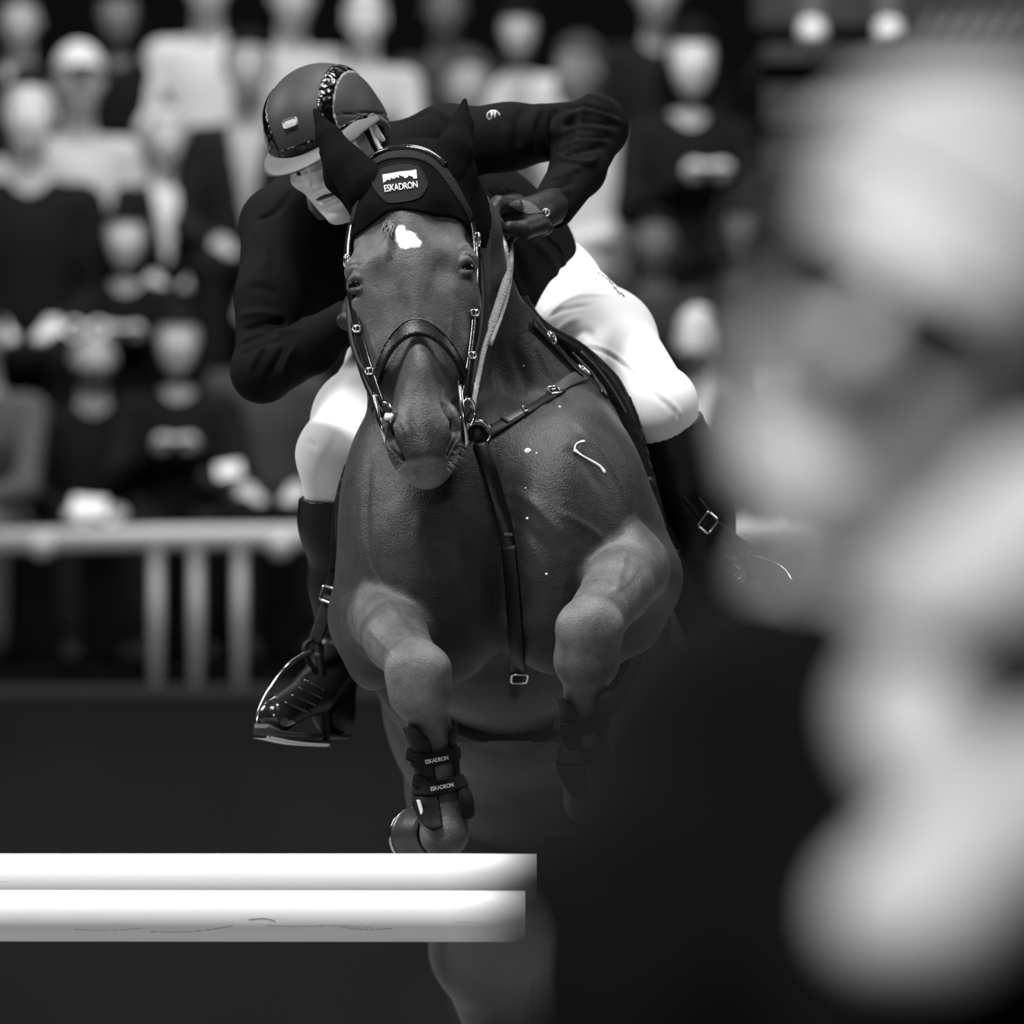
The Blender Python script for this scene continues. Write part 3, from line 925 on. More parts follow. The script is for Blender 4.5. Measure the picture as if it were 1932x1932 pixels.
# sleeve buttons at the cuff
for bx, by in ((1036, 414), (1050, 400)):
    p0, n0 = sj.hit(bx, by)
    bm = bmesh.new(); bmesh.ops.create_uvsphere(bm, u_segments=12, v_segments=6, radius=.0045)
    me = bpy.data.meshes.new('button'); bm.to_mesh(me); bm.free()
    link('button', xform(me, Matrix.Translation(p0)), M['emblem'], jacket)

# breeches
M['breeches'] = mat('white_breeches', 0.80, 0.75, spec=0.25, bump=(700, .12))
gb = Grid((Q(540, 0, .3)[0], 20.15, Q(0, 960, .3)[2]), (Q(1330, 0, .3)[0], 21.15, Q(0, 430, .8)[2]), .0050)
fb = gb.field(PELVIS + THIGH_A + THIGH_B + [cap(Q(1248, 768, .35), Q(1262, 815, .40), .056, .052, .03), cap(Q(634, 858, .33), Q(637, 940, .38), .064, .058, .03)])
vb, qb_ = gb.mesh(fb, 2)
nb = vnormals(vb, qb_); sb = Surf(vb, qb_)
for pix, a, s_ in [
    ([(1015, 590), (1070, 545), (1150, 540)], -.0035, .006), ([(1020, 610), (1080, 562), (1160, 556)], .003, .006),
    ([(1028, 600), (1060, 585), (1120, 575)], -.003, .006), ([(1040, 640), (1070, 610), (1100, 600)], .003, .008),
    ([(1060, 650), (1100, 625), (1120, 640)], -.004, .009), ([(1075, 500), (1110, 498), (1150, 515)], -.0025, .006),
    ([(1095, 654), (1140, 662), (1190, 700), (1240, 750), (1276, 780), (1270, 808)], -.0035, .0035),
    ([(1090, 648), (1140, 656), (1194, 694), (1246, 744), (1284, 778), (1280, 806)], .0025, .0035),
    ([(652, 800), (620, 850), (600, 900), (604, 935), (640, 938)], -.003, .0035),
    ([(575, 832), (590, 838), (598, 846)], -.003, .004),
]:
    crease(vb, nb, [np.array(p) for p in lay(sb, pix, 18)[0]], a, s_)
breeches = link('breeches', make_mesh('breeches', vb, qb_), M['breeches'], rider)
sb = Surf(vb, qb_)
# small dark stitched script along the hip
M['stitch'] = mat('dark_stitching', 0.02, 0.8)
rs = random.Random(2)
path = polyline([(1128, 512), (1142, 520), (1155, 531), (1166, 546), (1180, 556)], 26)
pts = []
for i, p in enumerate(path):
    h, n_ = sb.hit(p[0] - 2 + rs.uniform(-2.2, 2.2), p[1] + 3 + rs.uniform(-2.2, 2.2)); pts.append(h + Vector(n_) * .0006)
link('stitching', tube(pts, [.0004 + .0016 * (math.sin(i * 1.9) ** 2) for i in range(26)], 5, name='stitching'), M['stitch'], breeches)

# boots
M['boot'] = mat('boot_leather', 0.007, 0.38, spec=0.2, bump=(90, .12))
M['boot_foot'] = mat('polished_toe_leather', 0.012, 0.16, spec=0.6, coat=.5, bump=(70, .25))
def boot(calf, foot, lo, hi, top_p, top_n, sole, laces, tag_):
    g = Grid(lo, hi, .0042)
    f = g.field([(p if p[0] == 'e' else ('c', p[1], p[2], (p[3][0] + .007, p[3][1] + .005), p[4], p[5])) for p in calf] + foot)
    n = np.array(top_n, float); n /= np.linalg.norm(n)
    pl = (g.X - top_p[0]) * n[0] + (g.Y - top_p[1]) * n[1] + (g.Z - top_p[2]) * n[2]
    f = np.maximum(f, pl)
    v, q = g.mesh(f, 1)
    o = link('boot', make_mesh('boot', v, q), M['boot'], rider)
    return o, Surf(v, q)
bA, sA = boot(CALF_A, FOOT_A, (Q(1180, 0, .4)[0], 20.25, Q(0, 1215, .5)[2]), (Q(1500, 0, .4)[0], 20.75, Q(0, 690, .4)[2]),
              Q(1262, 813, .36), (-.42, -.20, .85), None, None, 'a')
bB, sB = boot(CALF_B, FOOT_B, (Q(470, 0, .4)[0], 20.15, Q(0, 1410, .5)[2]), (Q(730, 0, .4)[0], 20.70, Q(0, 900, .4)[2]),
              Q(605, 943, .35), (0.02, -.12, 1), None, None, 'b')
# soles and shoelaces
M['sole'] = mat('boot_sole', 0.03, 0.6)
def sole(pts, nrm, w_): return strap_mesh(pts, nrm, w_, .010, 'sole')
link('sole', strap_mesh([Q(640, 1386, .50), Q(600, 1384, .44), Q(548, 1384, .33), Q(506, 1378, .25), Q(494, 1366, .235)],
                        [(0, 0, -1)] * 5, [.05, .056, .066, .056, .03], .008, 'sole'), M['sole'], bB)
link('sole', strap_mesh([Q(1340, 1162, .62), Q(1385, 1164, .54), Q(1440, 1182, .42), Q(1468, 1176, .37)],
                        [(0, 0, -1)] * 4, [.05, .056, .066, .04], .008, 'sole'), M['sole'], bA)
for su, par, rows in ((sB, bB, [((548, 1312), (596, 1330)), ((560, 1298), (606, 1316)), ((574, 1284), (612, 1302)), ((536, 1326), (584, 1344))]),
                      (sA, bA, [((1364, 1046), (1384, 1062)), ((1372, 1062), (1396, 1078)), ((1384, 1090), (1402, 1076)), ((1388, 1100), (1410, 1084))])):
    for a_, b_ in rows:
        ps, ns = lay(su, [a_, ((a_[0] + b_[0]) / 2, (a_[1] + b_[1]) / 2), b_], 7, .001)
        link('shoelace', tube(ps, .0028, 6, name='shoelace'), M['boot_foot'], par)
# polished toe cap
ga = Grid(Q(470, 1410, .2) - np.array((0, .1, 0)), Q(585, 1290, .5), .003)
fa = np.maximum(ga.field(FOOT_B) - .0022, (ga.X - Q(548, 0, .3)[0]) * .8 + (ga.Z - Q(0, 1345, .3)[2]) * .6)
va, qa_ = ga.mesh(fa, 1)
link('toe_cap', make_mesh('toe_cap', va, qa_), M['boot_foot'], bB)
# gloves
M['glove'] = mat('glove_leather', 0.010, 0.5, spec=.25, bump=(160, .35))
M['glove_mesh'] = mat('glove_back_mesh', 0.08, 0.8, weave=(500, .8))
def glove(prims, fingers, thumb, res=.0026):
    allp = prims + sum(fingers, []) + thumb
    c = np.concatenate([[p[1]] for p in allp] + [[p[2]] for p in allp if p[0] == 'c'])
    g = Grid(c.min(0) - .05, c.max(0) + .05, res)
    f = g.field(prims)
    for fg in fingers + [thumb]:
        ff = g.field(fg)
        h = np.maximum(.006 - np.abs(f - ff), 0) / .006
        f = np.minimum(f, ff) - h * h * .0015
    return g.mesh(f, 1)
vg, qg = glove(GL_A, FINGERS_A, THUMB_A)
gA = link('glove', make_mesh('glove', vg, qg), M['glove'], rider); sG = Surf(vg, qg)
vg, qg = glove(GL_B, FINGERS_B, THUMB_B)
link('glove', make_mesh('glove', vg, qg), M['glove'], rider)
p0, n0 = sG.hit(1030, 401)
ring = [p0 + Vector((math.cos(a) * .0062, -.004, math.sin(a) * .0062)) for a in [2 * math.pi * i / 18 for i in range(18)]]
link('wrist_button', join_meshes([tube(ring, .0011, 6, True), tube([p0 + Vector((0, -.004, -.005)), p0 + Vector((0, -.004, .005))], .0011, 5)], 'wrist_button'), M['emblem'], gA)
rs = random.Random(5)
beads = []
for i in range(9):
    t = i / 8
    px, py = 1004 + 28 * t, 374 + 10 * t + rs.uniform(-2, 2)
    h, n_ = sG.hit(px, py)
    bm = bmesh.new(); bmesh.ops.create_icosphere(bm, subdivisions=1, radius=rs.uniform(.0016, .0030))
    me = bpy.data.meshes.new('bead'); bm.to_mesh(me); bm.free()
    beads.append(xform(me, Matrix.Translation(Vector(Q(px + 2, py + 1, .138)))))
br = link('bracelet', tube([Q(1004, 372, .16), Q(1018, 378, .145), Q(1034, 386, .145), Q(1042, 398, .16)], .0035, 8, name='bracelet'), M['leather'], rider)
for b_ in beads: link('bead', b_, M['emblem'], br)

# ------------------------------------------------------------------ the riding helmet
M['helmet'] = mat('matte_helmet_shell', 0.030, 0.55, spec=0.25)
M['gloss'] = mat('gloss_strip', 0.002, 0.16, spec=0.35, weave=(95, 1.0))
M['visor'] = mat('visor_cloth', 0.105, 0.8, weave=(900, .3))
M['badge'] = mat('pale_badge', 0.55, 0.4)
helmet = empty('riding_helmet', Rd(0, -40, 0), 'matte dark riding helmet with glossy strips and a pale badge on the rider\'s head', 'helmet')
ghm = Grid(Rd(0, -40, 0) - .175, Rd(0, -40, 0) + .175, .0030)
dx, dy, dz = ghm.X - RC[0], ghm.Y - RC[1], ghm.Z - RC[2]
U = (dx * ru[0] + dy * ru[1] + dz * ru[2]) * 1000; V = (dx * rv[0] + dy * rv[1] + dz * rv[2]) * 1000; W = (dx * rw[0] + dy * rw[1] + dz * rw[2]) * 1000
DOME = [rell((0, -44, -4), (101, 104, 116), .02), rell((0, -10, -40), (94, 66, 78), .02)]
fd = ghm.field(DOME, big=.2)
rimv = np.where(W > 0, -22 + 0 * W, -22 - W * 0.62)                   # lower behind the ears
rimv = np.minimum(rimv, 46)
cut = (V - rimv) * .001
inner = ghm.field([rell((0, -40, -4), (90, 94, 104), .0), rell((0, -6, -38), (84, 62, 70), .0)], big=.2)
def hpart(name, f, m, par=helmet, sm=1):
    v, q = ghm.mesh(f.astype(np.float32), sm)
    return link(name, make_mesh(name, v, q), m, par)
groove = np.abs(V + 62 - W * .12 + np.maximum(U - 60, 0) * 0)         # seam line low on the side
shell = np.maximum(np.maximum(fd, cut), -inner)
seam = (np.abs(V + 40 + 0.35 * W - np.abs(U) * .1) - 1.3) * .001
shell_s = np.maximum(shell, -np.maximum(seam, -(fd + .003)))
sh = hpart('shell', np.where(np.abs(U) > 58, shell_s, shell), M['helmet'])
SU = 57 + np.clip(-V - 60, 0, 120) * .16
strip = np.maximum(np.maximum(fd - .0022, cut + .004), (np.abs(np.abs(U) - SU) - 11.5) * .001)
strip = np.maximum(strip, -(fd + .004)); strip = np.maximum(strip, (-60 - W) * .001)
for s_ in (-1, 1): hpart('vent_strip', np.maximum(strip, U * s_ * .001), M['gloss'])
edge = np.maximum(np.maximum(fd - .0030, cut + .004), (np.abs(np.abs(U) - SU - 12.5) - 1.4) * .001)
edge = np.maximum(np.maximum(edge, -(fd + .004)), (-60 - W) * .001)
M['piping'] = mat('piping', 0.20, 0.4)
for s_ in (-1, 1): hpart('strip_piping', np.maximum(edge, U * s_ * .001), M['piping'])
front = np.maximum(np.maximum(fd - .0018, cut + .001), np.maximum((np.abs(V + 30) - 9) * .001, (20 - W) * .001))
hpart('front_band', np.maximum(front, -(fd + .004)), M['gloss'])
# peak
pk = ghm.field([rell((0, -8, 16), (106, 60, 148), .0)], big=.2)
vv = V + 19 - np.maximum(W - 60, 0) * .16 - (U / 100) ** 2 * -6
peak = np.maximum(np.maximum(pk, (np.abs(vv) - 12 + np.clip(W - 90, 0, 60) * .16) * .001), np.maximum(-(fd + .004), (-10 - W) * .001))
peak = np.maximum(peak, np.where(W < 20, (-(inner) ), -1))
hpart('visor', peak, M['visor'])
rim = np.maximum(np.maximum(fd - .0012, (np.abs(V - rimv + 5) - 5) * .001), -(fd + .006))
hpart('rim_band', np.maximum(rim, (W - 30) * .001), M['visor'])
# badge
a_, b_ = Rd(0, -92, 100), None
vS, qS = ghm.mesh(fd, 1); sD = Surf(vS, qS)
c0, cn = sD.near(Vector(Rd(0, -84, 120)))
uu = Vector(ru); uu = (uu - Vector(cn) * uu.dot(cn)).normalized()
bme = rounded_box((.028, .016, .004), .006, 2, 'badge')
bme2 = xform(bme, frame_matrix(c0 + Vector(cn) * .001, uu, Vector(cn).cross(uu), cn))
link('badge', bme2, M['badge'], helmet)
# harness
for s_ in (-1, 1):
    for a, b, c in (((82, -18, 18), (80, 40, 6), (46, 84, 22)), ((84, 20, -40), (78, 52, -14), (46, 84, 22))):
        link('chin_strap', strap_mesh([Rd(s_ * p[0], p[1], p[2]) for p in (a, b, c)],
             [ru * s_, ru * s_, ru * s_ * .8 + rw * .2], .016, .003, 'chin_strap'), M['black_cloth'], helmet)
# ------------------------------------------------------------------ tack
def project_px(me, surf, lift):
    """lay a flat mesh drawn in picture units on a body"""
    for v in me.vertices:
        p, n = surf.hit(v.co.x, v.co.y)
        v.co = p + Vector(n) * (lift + v.co.z)
    me.update()
    return me

def back_face(bm, t):
    r = bmesh.ops.extrude_face_region(bm, geom=bm.faces[:], use_keep_orig=True)
    bmesh.ops.translate(bm, vec=(0, t, 0), verts=[e for e in r['geom'] if isinstance(e, bmesh.types.BMVert)])

def patch_px(poly, surf, lift, cuts=3, name='patch', thick=.0012):
    bm = bmesh.new()
    vs = [bm.verts.new((x, y, 0)) for x, y in poly]
    f = bm.faces.new(vs)
    if f.normal.z > 0: pass
    bmesh.ops.triangulate(bm, faces=bm.faces[:])
    for _ in range(cuts):
        long = [e for e in bm.edges if e.calc_length() > 7]
        if not long: break
        bmesh.ops.subdivide_edges(bm, edges=long, cuts=1)
        bmesh.ops.triangulate(bm, faces=[q for q in bm.faces if len(q.verts) > 3])
    me = bpy.data.meshes.new(name)
    bm.to_mesh(me); bm.free()
    project_px(me, surf, lift)
    bm = bmesh.new(); bm.from_mesh(me)
    bmesh.ops.recalc_face_normals(bm, faces=bm.faces)
    bm.normal_update()
    if sum(q.normal.y for q in bm.faces) > 0: bmesh.ops.reverse_faces(bm, faces=bm.faces)
    back_face(bm, thick)
    bm.to_mesh(me); bm.free()
    return me

def letters_px(txt, cx, cy, width, ang, surf, lift, name='lettering', bold=.02, squash=1.0):
    me = text_mesh(txt, 1.0, 0.0, bold, 0, .92)
    xs = [v.co.x for v in me.vertices]; ys = [v.co.y for v in me.vertices]
    k = width / (max(xs) - min(xs)); mx, my = (max(xs) + min(xs)) / 2, (max(ys) + min(ys)) / 2
    ca, sa = math.cos(math.radians(ang)), math.sin(math.radians(ang))
    for v in me.vertices:
        x, y = (v.co.x - mx) * k, (v.co.y - my) * k * squash
        v.co = Vector((cx + x * ca - y * sa, cy - (x * sa + y * ca), 0))
    me.name = name
    project_px(me, surf, lift)
    bm = bmesh.new(); bm.from_mesh(me); bm.normal_update()
    if sum(q.normal.y for q in bm.faces) > 0: bmesh.ops.reverse_faces(bm, faces=bm.faces)
    back_face(bm, .0008)
    bm.to_mesh(me); bm.free()
    return me

def buckle(center, n, up, w_, h_, r=.0022, name='buckle', tongue=True):
    n, up = Vector(n).normalized(), Vector(up)
    up = (up - n * up.dot(n)).normalized(); sd = n.cross(up)
    pts = []
    for sx, sy in ((-1, -1), (1, -1), (1, 1), (-1, 1)):
        for q in range(4):
            a = math.atan2(sy, sx) - math.pi / 4 + q * math.pi / 6
            pts.append(Vector(center) + sd * (sx * (w_ / 2 - .005) + .005 * math.cos(a)) + up * (sy * (h_ / 2 - .005) + .005 * math.sin(a)) + n * .004)
    ms = [tube(pts, r, 6, True)]
    if tongue: ms.append(tube([Vector(center) - up * h_ / 2 + n * .005, Vector(center) + up * h_ / 2 + n * .006], r * .8, 5))
    return join_meshes(ms, name)

def torus_me(c, n, R, r, name='ring', sx=1.0, a0=0, a1=2 * math.pi, m=28):
    n = Vector(n).normalized(); u = n.orthogonal().normalized()
    u = Vector((1, 0, 0)) - n * n.x; u.normalize(); v_ = n.cross(u)
    full = abs(a1 - a0 - 2 * math.pi) < 1e-6
    k = m if full else m + 1
    return tube([Vector(c) + u * (R * sx * math.cos(a0 + (a1 - a0) * i / m)) + v_ * (R * math.sin(a0 + (a1 - a0) * i / m)) for i in range(k)], r, 8, full, name)

link('mesh_panel', patch_px([(958, 386), (974, 377), (996, 380), (1012, 390), (1022, 401), (1000, 404), (978, 398)], sG, .0008, 3, 'mesh_panel', .0006), M['glove_mesh'], gA)

# head-frame coordinates on a grid
def head_uvw(g):
    dx, dy, dz = g.X - HO[0], g.Y - HO[1], g.Z - HO[2]
    U = (dx * hu[0] + dy * hu[1] + dz * hu[2]) / PXM
    V = (dx * hv[0] + dy * hv[1] + dz * hv[2]) / PXM * math.cos(TILT)
    W = (dx * hw[0] + dy * hw[1] + dz * hw[2]) / PXM
    return U, V, W

# ---- ear bonnet
M['knit'] = mat('black_bonnet_knit', 0.0045, 0.9, spec=0.04, weave=(800, .6))
M['braid'] = mat('bonnet_braid', 0.020, 0.85, spec=.1, weave=(420, 1.0))
M['patch'] = mat('bonnet_patch', 0.009, 0.7, spec=.1, weave=(1200, .3))
bonnet = empty('ear_bonnet', Hd(0, -170, 0), 'black ear bonnet with white lettering on the horse\'s forehead', 'ear bonnet')
gbn = Grid((Q(600, 0, -.2)[0], 19.50, Q(0, 470, -.2)[2]), (Q(930, 0, -.2)[0], 20.05, Q(0, 250, -.2)[2]), .0028)
U, V, W = head_uvw(gbn)
HB = [p for p in HEAD if p[-1] != 's'][:8]
fhd = gbn.field(HEAD + NECK)
reg = (V + 112 - (U / 118) ** 2 * 14 - 4 * np.sin(U * .05)) * PXM
bn = np.maximum(np.maximum(fhd - .0055, reg), np.maximum((-150 - W) * PXM, -(fhd + .008)))
vbn, qbn = gbn.mesh(bn, 1)
link('brow_cover', make_mesh('brow_cover', vbn, qbn), M['knit'], bonnet)
surfN = Surf(vbn, qbn)
for pts, rr in (([Q(594, 208, -.13), Q(620, 258, -.16), Q(652, 312, -.19), Q(690, 352, -.21)], [.004, .021, .035, .044]),
                ([Q(877, 189, -.13), Q(870, 236, -.15), Q(857, 284, -.19), Q(838, 330, -.20)], [.004, .020, .032, .040])):
    c = np.array(pts)
    ge = Grid(c.min(0) - .06, c.max(0) + .06, .0028)
    pr = chain(pts, rr, .01)
    f = ge.field(pr)
    v, q = ge.mesh(f, 1)
    link('ear_cover', make_mesh('ear_cover', v, q), M['knit'], bonnet)
ps, ns = lay(surfN, [(664, 424), (676, 372), (694, 322), (722, 298), (762, 291), (802, 297), (832, 318), (864, 366), (888, 412)], 44, -.0005)
link('braid_trim', strap_mesh(ps, ns, .024, .0035, 'braid_trim'), M['braid'], bonnet)
hexp = [(704, 338), (712, 322), (728, 314), (752, 309), (776, 309), (792, 318), (806, 346), (802, 358), (788, 376), (740, 384), (724, 376), (706, 354)]
link('patch', patch_px(hexp, surfN, .0014, 3, 'patch', .0012), M['patch'], bonnet)
ps, ns = lay(surfN, hexp + [hexp[0]], 60, .0018)
link('patch_piping', tube(ps[:-1], .0012, 6, True, 'patch_piping'), M['braid'], bonnet)
flag = [(723, 331.5), (731, 330.5), (745, 328), (755, 326), (770, 324.8), (779, 323.5), (785, 322), (786.5, 338.4), (780, 339.6), (778.7, 336), (780.5, 334.2),
        (782.8, 336), (782, 330.2), (779, 331.6), (776, 335), (774, 334), (772.5, 334.6), (770.8, 331.6), (771.6, 328.4), (770.2, 328), (769.2, 332), (769.8, 336),
        (767, 337.8), (762.5, 337.8), (763, 336), (766, 334.6), (766, 331), (762, 331.6), (759.5, 335), (757.8, 334.2), (756, 334.4), (755, 331.2), (755.4, 328.8),
        (754.3, 328.6), (753.2, 333), (753.8, 336.8), (751.4, 338), (751, 335.8), (747.6, 337), (744.6, 340), (742.6, 338.9), (740.6, 339.4), (739.2, 336.6), (739.4, 333.6),
        (738.2, 333.8), (737.2, 337.8), (738, 341), (735.4, 342.6), (735, 340.2), (731.4, 341.4), (729, 345), (727, 344.4), (725, 347.5)]
link('emblem', patch_px(flag, surfN, .0030, 3, 'emblem', .0005), M['white_print'], bonnet)
link('lettering', letters_px('ESKADRON', 757, 354.5, 61, 7.5, surfN, .0036, squash=1.45, bold=.012), M['white_print'], bonnet)

# ---- bridle
bridle = empty('bridle', Hd(0, 130, 0), 'black leather bridle with noseband and steel bit on the horse\'s head', 'bridle')
gn = Grid((Q(640, 0, -.2)[0], 19.40, Q(0, 790, -.4)[2]), (Q(920, 0, -.2)[0], 19.95, Q(0, 590, -.4)[2]), .0026)
U, V, W = head_uvw(gn)
fn_ = gn.field([p for p in HEAD if p[-1] != 's'])
bandv = 112 + 62 * np.clip((np.abs(U + 4) / 78), 0, 1.3) ** 2.0 - np.clip(-40 - W, 0, 200) * .15
nose = np.maximum(np.maximum(fn_ - .0115, (np.abs(V - bandv) - 14.5) * PXM * .8), np.maximum(-(fn_ + .004), (-130 - W) * PXM))
v, q = gn.mesh(nose, 1)
nbo = link('noseband', make_mesh('noseband', v, q), M['leather'], bridle)
nose2 = np.maximum(np.maximum(fn_ - .0135, (np.abs(V - bandv + 14) - 2.0) * PXM * .8), np.maximum(-(fn_ + .002), (-100 - W) * PXM))
v, q = gn.mesh(nose2, 1)
link('noseband_piping', make_mesh('noseband_piping', v, q), M['leather_grey'], bridle)
M['leather_shine'] = mat('shiny_leather', 0.012, 0.16, spec=.7, coat=.6, bump=(200, .2))
def sp_strap(name, pts, nrm, w_, t_, m, par, n=24):
    p = polyline(pts, n)
    k = len(nrm)
    nn = [Vector(nrm[min(int(i / n * k), k - 1)]) for i in range(n)] if k > 1 else [Vector(nrm[0])] * n
    return link(name, strap_mesh([Vector(x) for x in p], nn, w_, t_, name), m, par)
L_, R_ = (-.75, -.65, 0), (.75, -.65, 0)
sp_strap('cheekpiece', [Q(664, 420, -.20), Q(657, 470, -.23), Q(659, 530, -.27), Q(672, 600, -.30), Q(690, 668, -.33), Q(708, 726, -.36), Q(722, 765, -.38)], [L_], .017, .004, M['leather_shine'], bridle, 36)
sp_strap('cheekpiece', [Q(889, 415, -.20), Q(897, 460, -.23), Q(899, 520, -.26), Q(896, 590, -.29), Q(890, 650, -.32), Q(882, 706, -.35), Q(876, 752, -.37)], [R_], .017, .004, M['leather_shine'], bridle, 36)
sp_strap('noseband_strap', [Q(656, 560, -.18), Q(664, 640, -.24), Q(684, 694, -.29), Q(705, 706, -.34)], [L_], .011, .003, M['leather_dull'], bridle)
sp_strap('noseband_strap', [Q(905, 480, -.16), Q(911, 560, -.20), Q(907, 620, -.25), Q(896, 668, -.29), Q(872, 686, -.34)], [R_], .012, .003, M['leather_dull'], bridle)
sp_strap('throat_lash', [Q(880, 345, -.16), Q(893, 400, -.14), Q(908, 470, -.08), Q(915, 560, -.02), Q(908, 640, 0)], [R_], .012, .003, M['leather_grey'], bridle)
sp_strap('throat_lash', [Q(868, 352, -.2), Q(884, 388, -.19), Q(897, 440, -.17)], [R_], .010, .003, M['leather_grey'], bridle)
# headpiece over the poll
ps, ns = lay(surfN, [(690, 314), (708, 296), (735, 285), (765, 281), (795, 285), (822, 298), (838, 314)], 26, .001)
link('headpiece', strap_mesh(ps, ns, .012, .006, 'headpiece', crown=.3), M['leather_shine'], bridle)
for c, n_, up, w_, h_ in ((Q(898, 452, -.245), R_, (0, 0, 1), .014, .022), (Q(893, 590, -.30), R_, (0, 0, 1), .020, .010), (Q(888, 670, -.335), R_, (0, 0, 1), .020, .010),
                          (Q(657, 492, -.25), L_, (0, 0, 1), .014, .020), (Q(700, 700, -.35), L_, (0, 0, 1), .020, .010), (Q(676, 620, -.315), L_, (0, 0, 1), .020, .010)):
    link('buckle', buckle(c, n_, up, w_, h_, .0018), M['steel'], bridle)
# bit with long cheeks
bit = link('bit', join_meshes([tube(polyline([Q(706, 742, -.37), Q(712, 775, -.39), Q(722, 812, -.40), Q(736, 852, -.39)], 14), .0042, 8),
                               torus_me(Q(726, 782, -.385), (-.8, -.6, 0), .020, .0034),
                               tube(polyline([Q(866, 720, -.36), Q(871, 760, -.385), Q(876, 800, -.39), Q(880, 842, -.38)], 14), .0042, 8),
                               torus_me(Q(884, 778, -.37), (.8, -.6, 0), .022, .0034, sx=.8),
                               tube([Q(726, 790, -.385), Q(800, 806, -.34), Q(876, 790, -.385)], .006, 8)], 'bit'), M['steel'], bridle)
link('bit_guard', tube([Q(728, 786, -.40), Q(741, 787, -.405)], [.0065, .0055], 10, name='bit_guard'), M['white_print'], bridle)

# ---- reins, held by the rider
M['rein'] = mat('pale_braided_rein', 0.42, 0.6, weave=(260, 1.0))
reins = empty('reins', Q(950, 500, .05), 'pale braided reins running from the rider\'s gloves to the bit', 'reins')
sp_strap('rein', [Q(941, 434, .08), Q(951, 462, .02), Q(957, 500, -.01), Q(953, 530, -.05), Q(940, 572, -.10), Q(924, 622, -.16), Q(908, 676, -.23), Q(890, 770, -.36)],
         [(.55, -.83, .1)], [.007] * 4 + [.0085] * 8 + [.016] * 16 + [.010] * 12, .004, M['rein'], reins, 40)
sp_strap('rein', [Q(962, 446, .14), Q(963, 490, .05), Q(959, 536, -.02), Q(946, 590, -.09), Q(924, 650, -.20)],
         [(.55, -.83, .1)], [.0095] * 10 + [.009] * 10 + [.007] * 8, .004, M['rein'], reins, 28)
sp_strap('rein', [Q(690, 588, -.04), Q(672, 640, -.16), Q(684, 700, -.27), Q(706, 752, -.36), Q(724, 784, -.39)], [L_], .012, .004, M['leather'], reins, 24)

# ---- breastplate and martingale
breast = empty('breastplate', Q(900, 825, -.2), 'dark leather breastplate with steel buckles across the horse\'s chest', 'breastplate')
def laid(name, pix, n, w_, t_, m, par, lift=.001, sf=None):
    ps, ns = lay(sf or surfB, pix, n, lift)
    return link(name, strap_mesh(ps, ns, w_, t_, name), m, par)
laid('shoulder_strap', [(906, 826), (940, 808), (985, 783), (1030, 756), (1056, 738)], 26, .024, .005, M['leather_dull'], breast)
laid('strap_end', [(1050, 741), (1072, 722), (1098, 709)], 12, .022, .004, M['leather_grey'], breast, .002)
laid('strap_end', [(952, 800), (970, 790), (990, 780)], 8, .020, .003, M['leather_grey'], breast, .005)
laid('shoulder_strap', [(893, 826), (850, 806), (800, 780), (745, 756), (705, 742)], 26, .024, .005, M['leather_dull'], breast)
laid('wither_strap', [(1000, 612), (1022, 634), (1048, 662), (1072, 690), (1094, 712)], 18, .018, .005, M['leather'], breast, .004)
laid('saddle_strap', [(1078, 676), (1100, 700), (1122, 726), (1134, 752)], 12, .016, .005, M['leather'], breast, .006)
for px, py, a, w_, h_ in ((1046, 744, 35, .030, .018), (1034, 640, -48, .026, .020), (1096, 703, 60, .028, .014), (991, 779, 32, .028, .006)):
    p, n = surfB.hit(px, py)
    up = Vector((math.cos(math.radians(a)), 0, math.sin(math.radians(a))))
    link('buckle', buckle(p + n * .004, n, up, w_, h_, .0022, tongue=h_ > .01), M['steel'], breast)
p, n = surfB.hit(901, 824)
link('ring', torus_me(p + n * .010, (0, -1, 0), .0205, .0026), M['steel'], breast)
bm = bmesh.new(); bmesh.ops.create_uvsphere(bm, u_segments=20, v_segments=10, radius=.019)
me = bpy.data.meshes.new('ring_pad'); bm.to_mesh(me); bm.free()
for f_ in me.polygons: f_.use_smooth = True
link('ring_pad', xform(me, Matrix.Translation(p + n * .004) @ Matrix.Diagonal((1, .35, 1, 1))), M['leather'], breast)
laid('martingale_strap', [(906, 838), (920, 880), (938, 940), (954, 1000), (964, 1070), (970, 1150), (975, 1220), (976, 1262)], 46, .025, .006, M['leather'], breast)
laid('martingale_strap', [(962, 1030), (973, 1100), (978, 1180), (980, 1252)], 24, .024, .004, M['leather_dull'], breast, .007)
laid('girth_loop', [(975, 1268), (972, 1290), (970, 1312)], 8, .019, .004, M['leather_dull'], breast, .003)
for px, py, w_, h_ in ((979, 1270, .027, .024),):
    p, n = surfB.hit(px, py)
    link('buckle', buckle(p + n * .008, n, (0, 0, 1), w_, h_, .0026, tongue=False), M['steel'], breast)
p, n = surfB.hit(964, 1009)
link('keeper', xform(rounded_box((.016, .006, .006), .002, 2, 'keeper'), Matrix.Translation(p + n * .011)), M['leather_grey'], breast)

